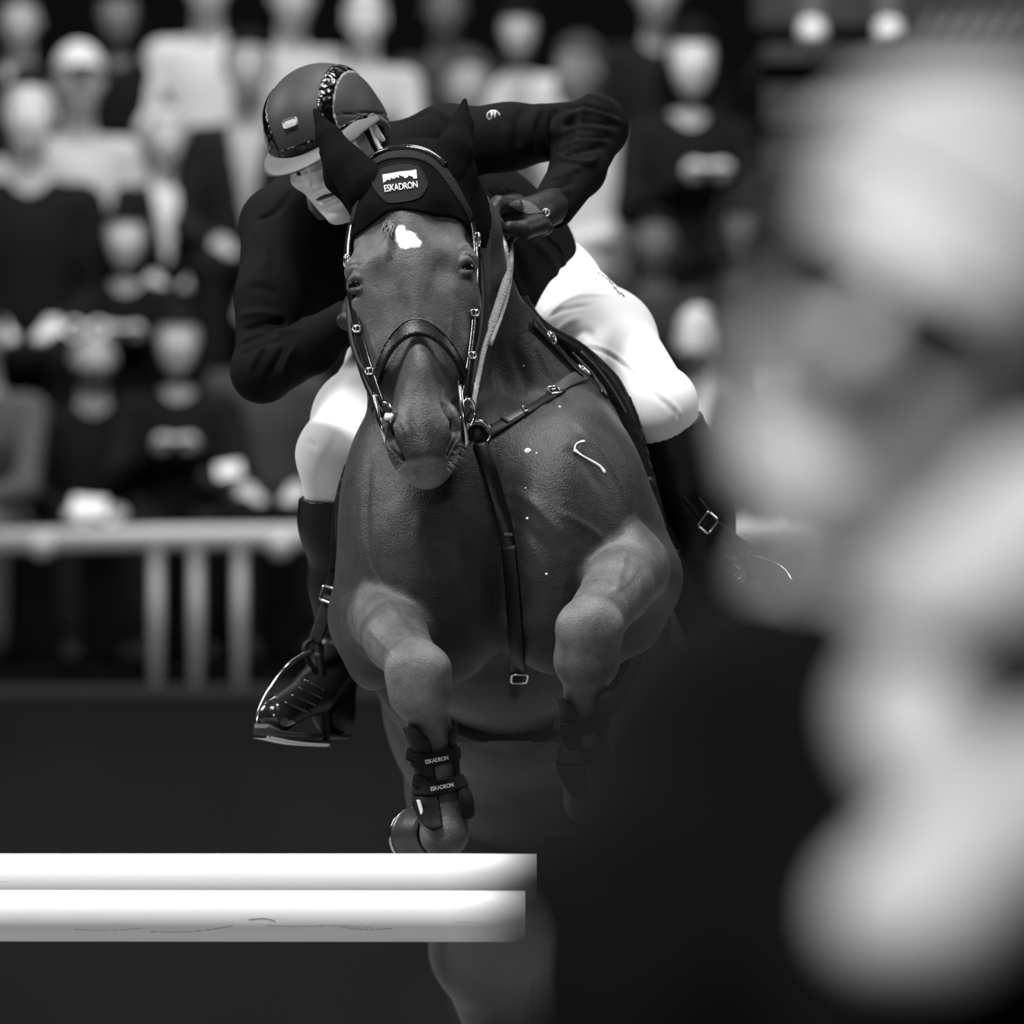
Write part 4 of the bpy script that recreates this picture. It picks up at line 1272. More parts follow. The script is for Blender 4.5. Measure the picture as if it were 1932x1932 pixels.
# ---- girth, saddle cloth, saddle
gs = Grid((Q(600, 0, 0)[0], 19.95, Q(0, 1400, .3)[2]), (Q(1330, 0, 0)[0], 21.15, Q(0, 560, .5)[2]), .0060)
ft = gs.field(TRUNK + NECK, margin=.08)
M['girth'] = mat('girth_leather', 0.006, 0.6, spec=.2)
sadl = empty('saddle', Q(985, 640, .6), 'black leather jumping saddle with girth and stirrup leathers under the rider', 'saddle')
PZ = lambda py, Y: CAM_H + (966 - py) / F * Y
gd = np.maximum(np.maximum(ft - .014, np.abs(gs.Y - 20.235 - (gs.Z - PZ(1280, 20.2)) * -.15) - .038), -(ft + .006))
gd = np.maximum(gd, gs.Z - PZ(900, 20.3))
v, q = gs.mesh(gd, 1); link('girth', make_mesh('girth', v, q), M['girth'], sadl)
M['pad'] = mat('black_saddle_cloth', 0.005, 0.9, spec=.05, weave=(300, .4))
front = 20.17 + (gs.Z - PZ(1000, 20.2)) * .22
pad = np.maximum(np.maximum(ft - .022, front - gs.Y), np.maximum(gs.Y - 20.98, -(ft + .004)))
pad = np.maximum(pad, PZ(1080, 20.4) - gs.Z)
v, q = gs.mesh(pad, 1)
cloth = tag(link('saddle_cloth', make_mesh('saddle_cloth', v, q), M['pad']), 'black saddle cloth edging out beneath the saddle flaps', 'saddle cloth')
front2 = 20.26 + (gs.Z - PZ(900, 20.3)) * .10 + np.clip(PZ(900, 20.3) - gs.Z, 0, 1) * .25
flap = np.maximum(np.maximum(ft - .040, front2 - gs.Y), np.maximum(gs.Y - 20.66, -(ft - .020)))
flap = np.maximum(flap, PZ(1040, 20.4) - gs.Z)
top = gs.field([ell(Q(985, 690, .80), (.12, .26, .055), .04)])
top = np.maximum(top, -(ft - .004))
for sgn, nm in ((-1, 'flap'), (1, 'flap')):
    xc = Q(975, 0, .4)[0] + 0 * gs.X
    f = np.maximum(flap, (gs.X - xc) * -sgn)
    v, q = gs.mesh(f, 1)
    link(nm, make_mesh(nm, v, q), M['leather'], sadl)
v, q = gs.mesh(top, 1); link('seat', make_mesh('seat', v, q), M['leather_dull'], sadl)
# piping on the flap and cloth edges
for pix, r in (([(1096, 664), (1130, 700), (1168, 756), (1200, 820), (1226, 890), (1246, 960), (1258, 1010)], .0030),
               ([(1122, 740), (1160, 810), (1192, 880), (1214, 950)], .0022)):
    link('piping', tube(polyline([Q(x, y, .17 + i * .02) for i, (x, y) in enumerate(pix)], 26), r, 6, name='piping'), M['leather_grey'], sadl)
# stirrup leathers
sp_strap('stirrup_leather', [Q(700, 760, .40), Q(652, 960, .36), Q(634, 1080, .36), Q(624, 1130, .36)], [(-.35, -.93, 0)], .027, .005, M['leather'], sadl)
sp_strap('stirrup_leather', [Q(624, 1124, .36), Q(608, 1172, .36), Q(593, 1214, .36)], [(-.35, -.93, 0)], .024, .005, M['leather_dull'], sadl, 12)
link('buckle', buckle(Q(622, 1122, .352), (-.35, -.93, 0), Vector((.35, 0, 1)), .030, .026, .0022, tongue=False), M['steel'], sadl)
sp_strap('stirrup_leather', [Q(1180, 800, .42), Q(1250, 880, .42), Q(1300, 936, .42), Q(1338, 986, .43)], [(.35, -.93, 0)], .027, .005, M['leather'], sadl)
sp_strap('stirrup_leather', [Q(1330, 978, .43), Q(1380, 1016, .44), Q(1422, 1046, .45)], [(.35, -.93, 0)], .022, .005, M['leather_dull'], sadl, 12)
link('buckle', buckle(Q(1334, 986, .418), (.35, -.93, 0), Vector((1, 0, -.75)), .032, .026, .0020, tongue=False), M['steel'], sadl)
link('flap_edge', patch_px([(1240, 958), (1246, 970), (1252, 984), (1260, 998), (1268, 1018), (1273, 1030), (1262, 1008), (1250, 988)], Surf(np.array([Q(1200, 900, .40), Q(1320, 900, .40), Q(1320, 1080, .40), Q(1200, 1080, .40)]), np.array([[0, 1, 2, 3]])), .001, 1, 'flap_edge', .002), M['leather_grey'], sadl)

# ---- stirrups
def stirrup(eye, bright, dark, tread, label):
    o = empty('stirrup', eye[0], label, 'stirrup', 'the rider\'s stirrups')
    link('bright_branch', tube(polyline(bright, 22), .0042, 8, name='bright_branch'), M['steel'], o)
    link('dark_branch', tube(polyline(dark, 18), [.0075] * 18, 8, name='dark_branch'), M['rubber_black'], o)
    link('eye_loop', tube(polyline(eye, 18), .0050, 8, name='eye_loop'), M['rubber_black'], o)
    link('tread', strap_mesh([Vector(x) for x in polyline(tread, 12)], [(0, 0, -1)] * 12, .042, .010, 'tread'), M['steel'], o)
    return o
stirrup([Q(593, 1206, .36), Q(578, 1214, .355), Q(574, 1232, .35), Q(586, 1252, .35), Q(600, 1268, .36), Q(606, 1240, .365), Q(604, 1216, .365), Q(593, 1206, .36)],
        [Q(590, 1228, .35), Q(568, 1238, .33), Q(538, 1260, .30), Q(512, 1296, .28), Q(494, 1330, .27), Q(484, 1362, .265), Q(492, 1378, .265)],
        [Q(600, 1232, .365), Q(606, 1276, .36), Q(612, 1330, .38), Q(616, 1396, .40)],
        [Q(490, 1382, .27), Q(550, 1394, .32), Q(612, 1398, .395)],
        'steel and black stirrup hanging below the rider\'s knee by the grey rail')
stirrup([Q(1422, 1040, .45), Q(1408, 1050, .44), Q(1410, 1072, .44), Q(1426, 1090, .45), Q(1432, 1062, .455), Q(1422, 1040, .45)],
        [Q(1424, 1052, .44), Q(1450, 1060, .42), Q(1482, 1078, .39), Q(1504, 1116, .37), Q(1508, 1172, .37)],
        [Q(1420, 1060, .45), Q(1410, 1110, .46), Q(1392, 1178, .50)],
        [Q(1396, 1184, .49), Q(1450, 1192, .43), Q(1506, 1184, .37)],
        'steel and black stirrup beside the blurred head of the onlooker')

# ---- tendon boots and hooves
M['boot_shell'] = mat('tendon_boot_shell', 0.005, 0.55, spec=.15, bump=(120, .2))
M['velcro'] = mat('boot_strap', 0.010, 0.8, spec=.1, weave=(900, .3))
M['hoof'] = mat('hoof_horn', 0.025, 0.35, bump=(60, .3))
def tendon_boot(leg, dx, dy, label, write):
    o = empty('tendon_boot', Q(828 + dx, 1490 + dy, -.36), label, 'tendon boot', 'the horse\'s tendon boots')
    g = Grid((Q(755 + dx, 0, -.4)[0], 19.50, Q(0, 1590 + dy, -.4)[2]), (Q(915 + dx, 0, -.4)[0], 19.80, Q(0, 1360 + dy, -.4)[2]), .0026)
    f = g.field(leg)
    px = 966 + g.X / g.Y * F - dx; py = 966 - (g.Z - CAM_H) / g.Y * F - dy
    k = 1 / 1110.
    xl = 812 + (py - 1400) * .145; xr = 848 + (py - 1400) * .155
    xl = np.where(py > 1440, xl + 0 * py, xl)
    gap = np.maximum(np.maximum(xl - px, px - xr) * -k, (g.Y - 19.645))           # open down the front
    sh = np.maximum(np.maximum(f - .0095, -(f - .0005)), gap * 1.0)
    sh = np.maximum(sh, -np.maximum(np.maximum(xl - px, px - xr) * k, g.Y - 19.645))
    base = np.maximum(f - .0095, -(f - .0005))
    hole = np.maximum(np.maximum(xl - px, px - xr) * k, g.Y - 19.645)
    mid = (xl + xr) / 2
    low = np.where(px < mid, 1567 - ((px - 818) / 22) ** 2 * 14, 1546 - ((px - 884) / 18) ** 2 * 14)
    high = np.where(px < mid, 1372 + np.clip(px - 786, 0, 60) * 1.15, 1352 + np.clip(866 - px, 0, 60) * 1.5)
    sh = np.maximum(np.maximum(base, -hole), np.maximum((py - low) * k * .8, (high - py) * k * .7))
    v, q = g.mesh(sh, 1)
    link('shell', make_mesh('shell', v, q), M['boot_shell'], o)
    for (yc, x0) in ((1432, 826), (1484, 838)):
        pl = (py - yc + (px - x0) * .20 + ((px - x0) / 45) ** 2 * 6) * k
        st = np.maximum(np.maximum(f - .0135, np.abs(pl) - .0118), -(f - .0075))
        v, q = g.mesh(st, 1)
        s_ = link('strap', make_mesh('strap', v, q), M['velcro'], o)
        if write:
            su = Surf(v, q)
            link('lettering', letters_px('ESKADRON', x0 - 4 + (2 if yc < 1450 else 0), yc + 1, 43, 11, su, .0010, squash=1.25, bold=.02), M['white_print'], s_)
        e = (x0 - 48, yc - 8) if yc < 1450 else (x0 - 48, yc - 10)
        tabm = rounded_box((.030, .006, .022), .005, 2, 'strap_end')
        link('strap_end', xform(tabm, frame_matrix(Q(e[0] + dx + 4, e[1] + dy + 2, -.385), (.85, -.45, -.25), (.45, .9, 0), (.2, 0, 1))), M['velcro'], o)
    if write:
        link('label_patch', xform(rounded_box((.007, .003, .026), .001, 1, 'label_patch'), frame_matrix(Q(793, 1523, -.395), (.9, -.4, 0), (.4, .9, .0), (-.28, 0, 1))), M['white_print'], o)
    return o
tendon_boot(LEGL, 0, 0, 'black tendon boot with white lettered straps on the folded foreleg above the poles', True)
tendon_boot(LEGR, 276, -58, 'black tendon boot on the foreleg behind the blurred onlooker\'s shoulder', False)

def hoof(top, bot, r0, r1, par, turn=None):
    a, b = Vector(top), Vector(bot)
    ax = (b - a).normalized()
    u = ax.orthogonal().normalized(); w_ = ax.cross(u)
    N, K = 28, 7
    v, f = [], []
    for k in range(K):
        t = k / (K - 1)
        r = (r0 + (r1 - r0) * t) * (1 + .05 * math.sin(t * math.pi))
        for i in range(N):
            an = 2 * math.pi * i / N
            v.append(a + (b - a) * t + (u * math.cos(an) + w_ * math.sin(an)) * r * (1 + (.01 * math.sin(k * 2.1))))
    for k in range(K - 1):
        for i in range(N):
            f.append((k * N + i, k * N + (i + 1) % N, (k + 1) * N + (i + 1) % N, (k + 1) * N + i))
    v.append(b - ax * .010); c = len(v) - 1
    for i in range(N): f.append((c, (K - 1) * N + (i + 1) % N, (K - 1) * N + i))
    v.append(a); c = len(v) - 1
    for i in range(N): f.append((c, i, (i + 1) % N))
    me = bpy.data.meshes.new('hoof'); me.from_pydata(v, [], f)
    for p_ in me.polygons: p_.use_smooth = True
    o = link('hoof', me, M['hoof'], par)
    ring = [b + (u * math.cos(2 * math.pi * i / 24) + w_ * math.sin(2 * math.pi * i / 24)) * r1 * .93 for i in range(24)]
    link('horseshoe', tube(ring, .0055, 6, True, 'horseshoe'), M['steel'], o)
    return o
hoof(Q(828, 1574, -.33), Q(786, 1578, -.245), .041, .050, horse)
hoof(Q(1106, 1520, -.32), Q(1140, 1524, -.23), .041, .050, horse)
for dx, fw in ((0, 0), (215, .08)):
    b = Q(950 + dx, 2540, 1.16 + fw)
    hoof(b + np.array((0, 0, -.02)), np.array((b[0], b[1] - .06, .012)), .045, .062, horse)

# ---- forelock, whiskers, foam, tail
M['mane'] = mat('forelock_hair', 0.16, 0.45)
rs = random.Random(11)
ms = []
for i in range(16):
    x, y = 738 + rs.uniform(-6, 7), 418 + rs.uniform(-4, 8)
    p, n = surfH.hit(x, y)
    q = [p + n * .004]
    for k in range(1, 6):
        q.append(q[-1] + Vector((rs.uniform(-.004, .003) - .0006, -.0018, -.0038 + rs.uniform(-.002, .002))))
    ms.append(tube(q, [.0011, .0013, .0012, .001, .0008, .0004], 5))
tag(link('forelock', join_meshes(ms, 'forelock'), M['mane'], horse), kind='stuff')
M['whisker'] = mat('whisker_hair', 0.22, 0.5)
ms = []
for i in range(46):
    sd = rs.choice((-1, 1))
    if sd < 0: x, y = rs.uniform(742, 790), 0; y = 850 + (x - 742) * 1.0 + rs.uniform(-6, 6)
    else: x, y = rs.uniform(838, 866), 0; y = 880 - (x - 838) * 1.6 + rs.uniform(-8, 12)
    p, n = surfH.hit(x, y)
    d = (Vector((sd * .8, -.5, rs.uniform(-.7, .25))) + n * .4).normalized() * rs.uniform(.008, .026)
    ms.append(tube([p, p + d * .6, p + d + Vector((0, 0, -.003))], [.0003, .0002, .0001], 4))
tag(link('whiskers', join_meshes(ms, 'whiskers'), M['whisker'], horse), kind='stuff')
M['foam'] = mat('white_foam', 0.9, 0.4)
def blob(px, py, r, st=1.2):
    p, n = surfB.hit(px, py)
    bm = bmesh.new(); bmesh.ops.create_uvsphere(bm, u_segments=12, v_segments=8, radius=r)
    me = bpy.data.meshes.new('foam_fleck'); bm.to_mesh(me); bm.free()
    for f_ in me.polygons: f_.use_smooth = True
    link('foam_fleck', xform(me, Matrix.Translation(p) @ Matrix.Diagonal((st, .5, 1, 1))), M['foam'], horse)
for a in ((996, 851, .0052), (962, 1157, .0020), (969, 1157, .0021), (1031, 1083, .0020), (995, 978, .0022), (1012, 855, .0016), (992, 921, .0014), (1056, 768, .0022), (988, 690, .0014)):
    blob(*a)
ps, ns = lay(surfB, [(1083, 849), (1098, 860), (1118, 871), (1134, 882), (1141, 893)], 16, .0005)
link('foam_fleck', tube(ps, [.0034, .0030, .0022, .0020, .0018, .0018, .0020, .0022, .0024, .0025, .0026, .0026, .0028, .003, .0032, .0026], 6, name='foam_fleck'), M['foam'], horse)
ps, ns = lay(surfB, [(1084, 849), (1085, 841), (1092, 835), (1103, 833)], 12, .0005)
link('foam_fleck', tube(ps, [.0016] * 8 + [.002, .0025, .0028, .002], 6, name='foam_fleck'), M['foam'], horse)
gt = Grid((.0, 21.3, .5), (.35, 22.4, 1.65), .012)
tl = gt.field(chain([Q(1062, 1330, 1.62), Q(1062, 1400, 1.86), Q(1062, 1600, 2.0), Q(1062, 2050, 1.95)], [.05, .06, .075, .03], .03))
v, q = gt.mesh(tl, 1)
link('tail', make_mesh('tail', v, q), M['hair'], horse)
# ------------------------------------------------------------------ arena shell
M['sand'] = mat('arena_sand', 0.17, 0.95, noise=(3, .2), bump=(30, .6))
M['hoarding'] = mat('dark_hoarding', 0.020, 0.9, spec=.1, noise=(2.0, .12))
M['hoarding_cap'] = mat('hoarding_cap', 0.035, 0.8, spec=.1)
M['concrete'] = mat('dark_stand', 0.006, 0.9, spec=.05, noise=(4, .3))
M['fascia'] = mat('platform_fascia', 0.030, 0.8, noise=(3, .3))
M['backdrop'] = mat('hall_wall', 0.006, 0.95, spec=.05)
M['rail'] = mat('painted_rail', 0.42, 0.45)

def box_me(x0, x1, y0, y1, z0, z1, bev=0.0, name='box'):
    me = rounded_box((x1 - x0, y1 - y0, z1 - z0), bev, 2, name) if bev else None
    if me is None:
        bm = bmesh.new(); bmesh.ops.create_cube(bm, size=1)
        for v in bm.verts: v.co = Vector((v.co.x * (x1 - x0), v.co.y * (y1 - y0), v.co.z * (z1 - z0)))
        me = bpy.data.meshes.new(name); bm.to_mesh(me); bm.free()
    return xform(me, Matrix.Translation(((x0 + x1) / 2, (y0 + y1) / 2, (z0 + z1) / 2)))

def structure(name, me, m, label=None):
    return tag(link(name, me, m), label, None, None, 'structure')

structure('floor', box_me(-14, 14, -4, 36.35, -.2, 0), M['sand'], 'raked sand floor of the riding arena')
structure('wall_arena', box_me(-14, 14, 36.0, 36.08, 0, 1.12), M['hoarding'], 'dark hoarding closing off the arena behind the jump')
structure('trim_1', box_me(-14, 14, 35.97, 36.14, 1.12, 1.16, .01), M['hoarding_cap'], 'grey cap along the top of the dark hoarding')
ROWS = 6
for k in range(ROWS):
    y0, z = 36.4 + .85 * k, 1.2 + .40 * k
    structure('grandstand_step', box_me(-14, 14, y0, y0 + .85 + (8 if k == ROWS - 1 else 0), z - .5 if k else 0, z), M['concrete'],
              ['lowest', 'second', 'third', 'fourth', 'fifth', 'topmost'][k] + ' dark step of the grandstand')
structure('wall_back', box_me(-14, 14, 50, 50.2, 0, 13), M['backdrop'], 'dark end wall behind the grandstand')
structure('wall_left', box_me(-14.2, -14, -4, 50, 0, 13), M['backdrop'], 'dark wall of the hall beyond the left edge')
structure('wall_right', box_me(14, 14.2, -4, 50, 0, 13), M['backdrop'], 'dark wall of the hall beyond the right edge')
structure('ceiling', box_me(-14.2, 14.2, -4, 50.2, 13.2, 13.4), M['backdrop'], 'dark roof of the arena hall')

# benches under the spectators
for k in range(4):
    y0, z = 37.4 + .85 * k, 1.2 + .40 * k
    b = tag(link('bench', box_me(-2.6, 2.6, y0 - .10, y0 + .22, z + .36, z + .42, .01, 'bench'), M['concrete']),
            ['dark bench on the lowest step behind the rail', 'dark bench on the second step of the stand', 'dark bench on the third step of the stand', 'dark bench on the fourth step of the stand'][k], 'bench', 'benches of the grandstand')
    for x in (-2.3, -1.15, 0, 1.15, 2.3):
        link('leg', box_me(x - .03, x + .03, y0 - .05, y0 + .15, z, z + .36), M['concrete'], b)

# handrail in front of the lowest row
YR = 36.3
zr = P(0, 1014, YR).z
rail = empty('handrail', (0, YR, 1.16), 'pale tubular handrail with upright posts above the dark hoarding', 'handrail')
link('top_rail', tube([P(-60, 1022, YR), P(300, 1014, YR), P(700, 1010, YR), P(1200, 1008, YR), P(2000, 1006, YR)], .038, 12, name='top_rail'), M['rail'], rail)
for x in (-95, 295, 370, 453, 800, 875, 958, 1560, 1640):
    link('post', tube([Vector((P(x, 0, YR).x, YR, 1.16)), Vector((P(x, 0, YR).x, YR, zr))], .022, 10, name='post'), M['rail'], rail)
for x in (80, 530):
    bm = bmesh.new(); bmesh.ops.create_uvsphere(bm, u_segments=12, v_segments=8, radius=.042)
    me = bpy.data.meshes.new('rail_clamp'); bm.to_mesh(me); bm.free()
    link('rail_clamp', xform(me, Matrix.Translation(P(x, 1030, YR - .03))), M['rail'], rail)

# raised platform at the top right
pz = P(0, 104, 39.6).z
plat = empty('viewing_platform', (P(1750, 0, 39.6).x, 39.8, pz), 'dark raised platform edge high above the blurred onlooker', 'platform')
link('deck', box_me(P(1440, 0, 39.6).x, 3.4, 39.5, 42.5, pz - .03, pz + .03, .01), M['fascia'], plat)
link('fascia_board', box_me(P(1440, 0, 39.6).x, 3.4, 39.52, 39.58, pz - .24, pz - .10), M['fascia'], plat)
link('fascia_board', box_me(P(1440, 0, 39.6).x, 3.4, 39.56, 39.62, pz - .42, pz - .27), M['fascia'], plat)
link('fascia_board', box_me(P(1440, 0, 39.6).x, 3.4, 41.0, 41.1, pz + .16, pz + .34), M['fascia'], plat)
M['lattice'] = mat('pale_lattice', 0.12, 0.8)
for i in range(9):
    x = P(1740 + i * 36, 0, 39.8).x
    link('lattice_bar', tube([Vector((x - .03, 39.8, pz + .03)), Vector((x + .04, 39.8, pz + .15))], .014, 6, name='lattice_bar'), M['lattice'], plat)

# ------------------------------------------------------------------ spectators
M['face'] = mat('spectator_skin', 0.42, 0.6)
TONE = {}
def tone(v, kind='cloth'):
    k = (round(v, 3), kind)
    if k not in TONE: TONE[k] = mat('%s_tone_%d' % (kind, round(v * 1000)), v, 0.85, spec=.1 if kind != 'skin' else .35)
    return TONE[k]

def spect_prims(pose):
    """a seated (or standing) person, feet on z = 0, facing the lens; every joint in metres"""
    A = lambda *p: np.array(p, float)
    st = pose == 'stand'
    hip = .90 if st else .47
    lean = -.10 if pose in ('clap', 'fold') else .02
    sh = hip + .44
    hd = A(0, lean - .05, hip + .69)
    head = [ell(hd + A(0, .012, .02), (.074, .094, .098), .02), ell(hd + A(0, -.030, -.045), (.058, .062, .078), .03),
            ell(hd + A(0, -.052, -.098), (.026, .020, .020), .02), cap(hd + A(0, -.090, 0), hd + A(0, -.104, -.036), .010, .014, .012),
            ell(hd + A(-.030, -.088, .004), (.016, .012, .010), .012, None, 's'), ell(hd + A(.030, -.088, .004), (.016, .012, .010), .012, None, 's'),
            cap(hd + A(-.022, -.092, -.068), hd + A(.022, -.092, -.068), .004, .004, .006, 's'),
            ell(hd + A(-.076, .012, -.01), (.010, .020, .030), .008), ell(hd + A(.076, .012, -.01), (.010, .020, .030), .008)]
    neck = [cap(hd + A(0, .02, -.06), A(0, lean + .02, sh + .04), .050, .056, .03)]
    torso = [ell(A(0, lean * .5 + .02, hip + .16), (.155, .115, .20), .06), ell(A(0, lean + .01, sh - .10), (.175, .115, .16), .06),
             cap(A(-.15, lean, sh), A(.15, lean, sh), .060, .060, .05)]
    arms, hands = [], []
    for s in (-1, 1):
        s0 = A(s * .175, lean, sh - .01)
        if pose == 'clap': e, h = A(s * .22, lean - .10, hip + .20), A(s * .045, lean - .30, hip + .32)
        elif pose == 'lap': e, h = A(s * .225, lean - .04, hip + .17), A(s * .08, -.30, hip + .10)
        elif pose == 'fold': e, h = A(s * .20, lean - .18, hip + .16), A(s * .05, -.40, hip + .12)
        elif pose == 'chin': e, h = (A(s * .20, lean - .10, hip + .18), A(s * .07, -.30, hip + .11)) if s < 0 else (A(s * .17, lean - .20, hip + .15), A(.05, lean - .13, hip + .56))
        else: e, h = A(s * .23, .03, hip + .14), A(s * .22, -.08, hip - .10)
        arms += chain([s0, e, e + (h - e) * .86], [.056, .047, .036], .03)
        d = (h - e) / np.linalg.norm(h - e)
        hands += [ell(h, (.034, .038, .034), .01)]
        side = np.cross(d, A(0, 0, 1)); side = side / (np.linalg.norm(side) + 1e-9)
        for q in range(4):
            b = h + side * (q - 1.5) * .016 + d * .02
            hands += chain([b, b + d * .030 + A(0, 0, -.004), b + d * .052 + A(0, 0, -.018)], [.0105, .010, .008], .004)
        hands += chain([h + side * .03 * -s, h + side * .045 * -s + d * .03], [.012, .009], .006)
    legs, shoes = [], []
    for s in (-1, 1):
        if st: kn, an = A(s * .11, -.02, .48), A(s * .13, 0, .08)
        else: kn, an = A(s * .12, -.44, hip + .02), A(s * (.12 if s > 0 else .10), -.40 if s > 0 else -.46, .09)
        hp = A(s * .09, 0, hip + .02)
        legs += chain([hp, kn, an], [.090, .064, .046], .03)
        shoes += [ell(an + A(0, -.07, -.045), (.046, .130, .042), .02), ell(an + A(0, 0, -.01), (.046, .055, .055), .02)]
    return dict(head=head, neck=neck, torso=torso, arms=arms, hands=hands, legs=legs, shoes=shoes, hd=hd, lean=lean, hip=hip, sh=sh)

POSES = {}
def meshes_for(pose):
    if pose in POSES: return POSES[pose]
    s = spect_prims(pose); top = 1.95 if pose == 'stand' else 1.5
    lo, hi = (-.36, -.72, -.02), (.36, .28, top)
    g = Grid(lo, hi, .0125); gs_ = Grid(s['hd'] - .17, s['hd'] + .17, .0075)
    out = {}
    def mk(gr, f, nm, sm=1):
        v, q = gr.mesh(f, sm)
        return make_mesh(nm, v, q)
    gb_ = Grid(lo, hi, .0095)
    out['body'] = mk(gb_, gb_.field(s['head'] + s['neck'] + s['hands'] + shrink(s['torso'] + s['arms'] + s['legs'] + s['shoes'], .016)), 'body')
    tp = g.field(s['torso'] + s['arms'])
    tp = np.maximum(tp, -g.field([ell(np.array((0, s['lean'] - .02, s['sh'] + .07)), (.050, .062, .058), 0)]))
    out['top'] = mk(g, tp, 'top')
    out['trousers'] = mk(g, g.field(s['legs'] + [ell(np.array((0, .02, s['hip'] + .03)), (.165, .12, .09), .05)]), 'trousers')
    out['shoe_a'] = mk(g, g.field(s['shoes'][:2]), 'shoe'); out['shoe_b'] = mk(g, g.field(s['shoes'][2:]), 'shoe')
    hd = s['hd']
    hb = gs_.field(s['head'][:2])
    zz = gs_.Z - hd[2]; yy = gs_.Y - hd[1]
    out['hair_short'] = mk(gs_, np.maximum(hb - .010, np.minimum(np.maximum(-.045 - zz, .0 - yy + .0), .055 - zz + yy * -.2) * 1.0), 'hair')
    out['hair_long'] = mk(gs_, np.maximum(gs_.field(s['head'][:2] + [ell(hd + np.array((0, .05, -.08)), (.092, .065, .10), .03)]) - .014, np.minimum(.0 - yy - .01, .048 - zz)), 'hair')
    out['cap'] = mk(gs_, np.minimum(np.maximum(hb - .014, .040 - zz), gs_.field([ell(hd + np.array((0, -.12, .045)), (.068, .062, .010), 0)])), 'cap')
    out['beard'] = mk(gs_, np.maximum(np.maximum(hb - .012, np.maximum(zz + .045, yy + .02)), -gs_.field([ell(hd + np.array((0, -.09, -.068)), (.024, .03, .010), 0)])), 'beard')
    # shirt front between the lapels: a narrow V on the chest
    st = np.maximum(tp - .006, -(tp + .012))
    vz = g.Z - (s['hip'] + .16)
    st = np.maximum(np.maximum(st, np.abs(g.X) - np.clip(.012 + vz * .17, .0, .075)), np.maximum(g.Y - s['lean'], -vz))
    out['shirt_front'] = mk(g, st, 'shirt_front')
    POSES[pose] = out
    return out

def spectator(row, px, py, pose, label, top=.008, legs=.008, hair='hair_short', hair_t=.006, shirt=None, skin=.42, shoes=.01, turn=0, scale=1.0, Y=None, z=None, beard=None):
    s = spect_prims(pose); ms = meshes_for(pose)
    Yr = 37.45 + .85 * row if Y is None else Y
    zf = 1.2 + .40 * row if z is None else z
    if py is not None:                                  # how tall this person sits
        scale = max(.80, min(1.22, (P(0, py, Yr).z - zf) / s['hd'][2]))
    o = empty('spectator', (P(px, 0, Yr).x, Yr, zf), label, 'person', 'spectators in the grandstand')
    o.rotation_euler = (0, 0, math.radians(turn))
    sx = scale if scale < 1 else 1 + (scale - 1) * .4
    o.scale = (sx, sx, scale)
    def part(key, nm, m):
        me = ms[key]
        c = bpy.data.objects.new(nm, me); COL.objects.link(c)
        if not me.materials: me.materials.append(m)
        c.material_slots[0].link = 'OBJECT'; c.material_slots[0].material = m
        c.parent = o
        return c
    part('body', 'body', tone(skin, 'skin'))
    part('top', 'top', tone(top)); part('trousers', 'trousers', tone(legs)); part('shoe_a', 'shoe', tone(shoes)); part('shoe_b', 'shoe', tone(shoes))
    if hair: part(hair, 'cap' if hair == 'cap' else 'hair', tone(hair_t, 'hair'))
    if beard is not None: part('beard', 'beard', tone(beard, 'hair'))
    if shirt is not None: part('shirt_front', 'shirt_front', tone(shirt))
    return o

S = spectator
# lowest row, behind the rail
S(0, 176, 672, 'lap', 'bearded spectator in dark clothes, seated second from the left picture edge behind the rail', beard=.05, hair_t=.10, hair='hair_short', skin=.40, turn=4)
S(0, -12, 640, 'fold', 'spectator in a grey coat cut by the left picture edge behind the rail', top=.075, legs=.075, skin=.30, turn=-14)
S(0, 338, 640, 'clap', 'dark-haired spectator in black clapping, between the bearded man and the rider\'s elbow', hair='hair_long', skin=.46, hair_t=.006)
S(0, 492, 590, 'lap', 'spectator in a grey top half hidden by the rider\'s bent arm', top=.05, hair_t=.02, skin=.48, turn=8)
S(0, 1320, 640, 'lap', 'bald man with a dark beard, dark coat and white shirt by the rider\'s knee', hair=None, beard=.02, shirt=.58, skin=.55, top=.012, turn=-16)
S(0, 1470, 795, 'lap', 'small child in pale clothes next to the bald bearded man', top=.10, legs=.16, hair_t=.02, skin=.36, turn=-10, hair='hair_long')
# second row
S(1, 56, 205, 'lap', 'tall pale-faced spectator in dark clothes left of the man in the white cap', skin=.60, hair='hair_short', hair_t=.01)
S(1, 240, 445, 'clap', 'spectator in black with clasped pale hands, in front of the suited man', skin=.50, hair_t=.005, top=.005, hair='hair_long')
S(1, 1235, 455, 'fold', 'spectator in charcoal leaning forward above the rider\'s white thigh', top=.03, legs=.03, skin=.12, hair_t=.006)
S(1, 1405, 430, 'lap', 'spectator in black above the bald bearded man', top=.006, skin=.10, hair='hair_long')
# third row
S(2, -62, 215, 'lap', 'spectator in a light grey sweater cut by the left picture edge', top=.30, legs=.02, skin=.3)
S(2, 148, 152, 'lap', 'man in a white cap, white sweater and pale trousers', top=.48, legs=.46, hair='cap', hair_t=.60, skin=.45, turn=6)
S(2, 312, 258, 'lap', 'grey-haired man in a dark suit with a long white shirt front', shirt=.58, hair_t=.45, skin=.46, hair='hair_short', turn=8)
S(2, 468, 125, 'lap', 'dark-haired man in a dark jacket and pale shirt just left of the riding helmet', skin=.34, hair_t=.006, top=.012, shirt=.35)
S(2, 882, 160, 'lap', 'spectator in grey with a grey face behind the horse\'s upright ear', skin=.30, hair_t=.05, top=.07)
S(2, 1098, 135, 'lap', 'spectator in a pale shirt half hidden behind the rider\'s raised elbow', top=.55, legs=.50, skin=.16, hair_t=.05, turn=-30)
S(2, 1285, 110, 'clap', 'spectator in black clapping to the right of the rider\'s elbow', skin=.62, hair='hair_long', hair_t=.005, top=.008, turn=12)
